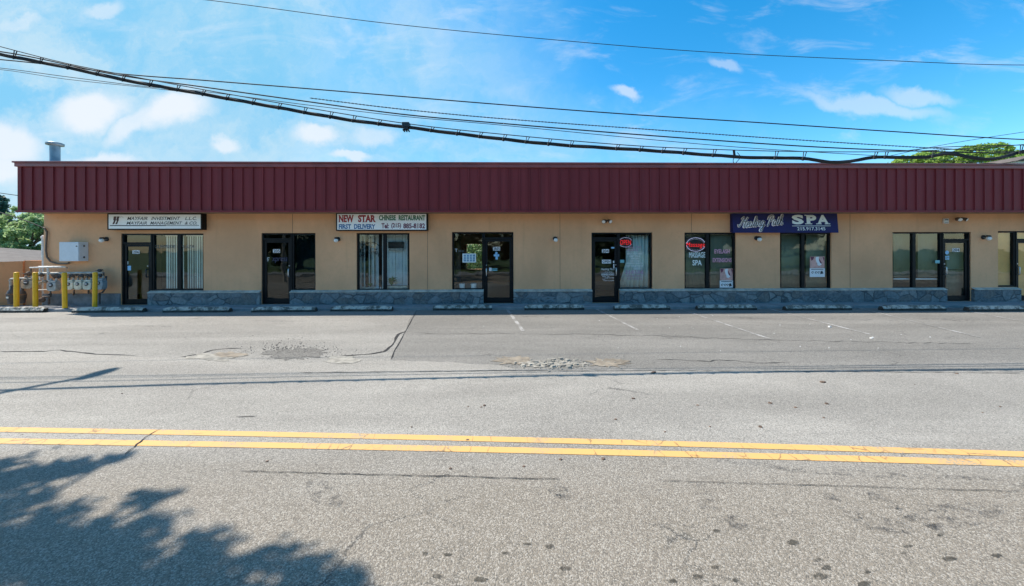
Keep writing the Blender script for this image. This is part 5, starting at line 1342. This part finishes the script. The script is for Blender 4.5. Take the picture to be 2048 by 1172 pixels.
# ================================================================== near side of the street (out of frame, it casts the shadows and is mirrored in the glass)
def up_from_shadow(px, py, h):
    g_ = onG(px, py, ROAD_Z); return (g_.x + SUN_TO.x / SUN_TO.z * h, g_.y + SUN_TO.y / SUN_TO.z * h, h)
sh = []
r = random.Random(21)
for px, py, h, rr in [(40, 955, 7.2, .42), (130, 935, 7.0, .33), (215, 918, 7.6, .20), (-60, 950, 7.4, .5), (20, 1010, 6.8, .40), (120, 1020, 7.5, .25), (270, 998, 7.0, .22), (330, 985, 7.3, .12), (160, 1062, 6.7, .28), (60, 1060, 7.0, .35), (280, 1050, 7.2, .30), (380, 1078, 7.0, .22),
                      (250, 1110, 6.9, .36), (120, 1120, 7.1, .36), (20, 1120, 6.6, .4), (400, 1120, 7.2, .30), (520, 1115, 7.0, .24), (600, 1132, 7.2, .22), (680, 1155, 7.0, .20), (560, 1165, 6.8, .28), (430, 1170, 7.1, .3), (300, 1175, 6.9, .35), (690, 1195, 7.0, .22), (150, 1175, 7.0, .4),
                      (-150, 1000, 7.5, .6), (-200, 1100, 7.5, .7), (-300, 1050, 8, .9), (560, 1290, 7.2, .5), (300, 1300, 7.2, .6), (0, 1260, 7.4, .7), (-350, 1200, 8, .9), (500, 1400, 7.4, .6), (100, 1500, 7.8, .7)]:
    sh.append((up_from_shadow(px, py, h), rr * .66))
tree('street_tree', 'unseen leafy street tree on the near kerb casting dappled shade on the road', (-9.6, -15.6, 0), sh, 9500, .065, M['leaf_hedge'], 12, trunk_r=.22)
# street lamp whose arm throws the shadow at the left
sl_ = thing('street_lamp', (-11.6, -15.2, 0), 'grey street lamp with long arm over the road', 'street lamp')
tip = Vector(up_from_shadow(178, 751, 7.6)); mid_ = Vector(up_from_shadow(0, 784, 7.3)); pole = Vector((mid_.x - .8, mid_.y - 3.2, 0)); sl_.location = pole
MB().tube([pole, pole + Vector((0, 0, 7.0))], [.11, .07], 14).build('pole', M['pipe'], sl_)
MB().tube([pole + Vector((0, 0, 6.9)), pole.lerp(mid_, .5) * 1 + Vector((0, 0, 3.5)), mid_, tip], [.06, .055, .05, .045], 10).build('arm', M['pipe'], sl_)
MB().ball(tip + Vector((0, .1, -.02)), .13, .32, .09, 14).build('lamp_head', M['vent'], sl_)
for i, (x, y, h, w, lb) in enumerate([(-22, -27, 7, 3.2, 'broad green tree across the street at the left'), (-12, -29, 6, 2.8, 'rounded green tree across the street left of centre'), (2, -30, 8, 3.6, 'tall green tree across the street facing the restaurant'), (12, -28, 6.5, 3.0, 'green tree across the street facing the navy awning'), (22, -29, 8, 3.8, 'large green tree across the street at the right'), (30, -28, 7, 3.4, 'last green tree across the street at the far right'), (-5, -28, 7, 3.2, 'green tree across the street facing the dark door 205')]):
    r = random.Random(50 + i)
    cl_ = [((x + r.gauss(0, w * .75), y + r.gauss(0, w * .35), max(.9, r.uniform(.12, 1) * h)), r.uniform(1.0, 1.5)) for _ in range(30)]
    tree('street_tree', lb, (x, y, -.16), cl_, 9000, .24, M['leaf_hedge'], 60 + i, group='trees across the street')
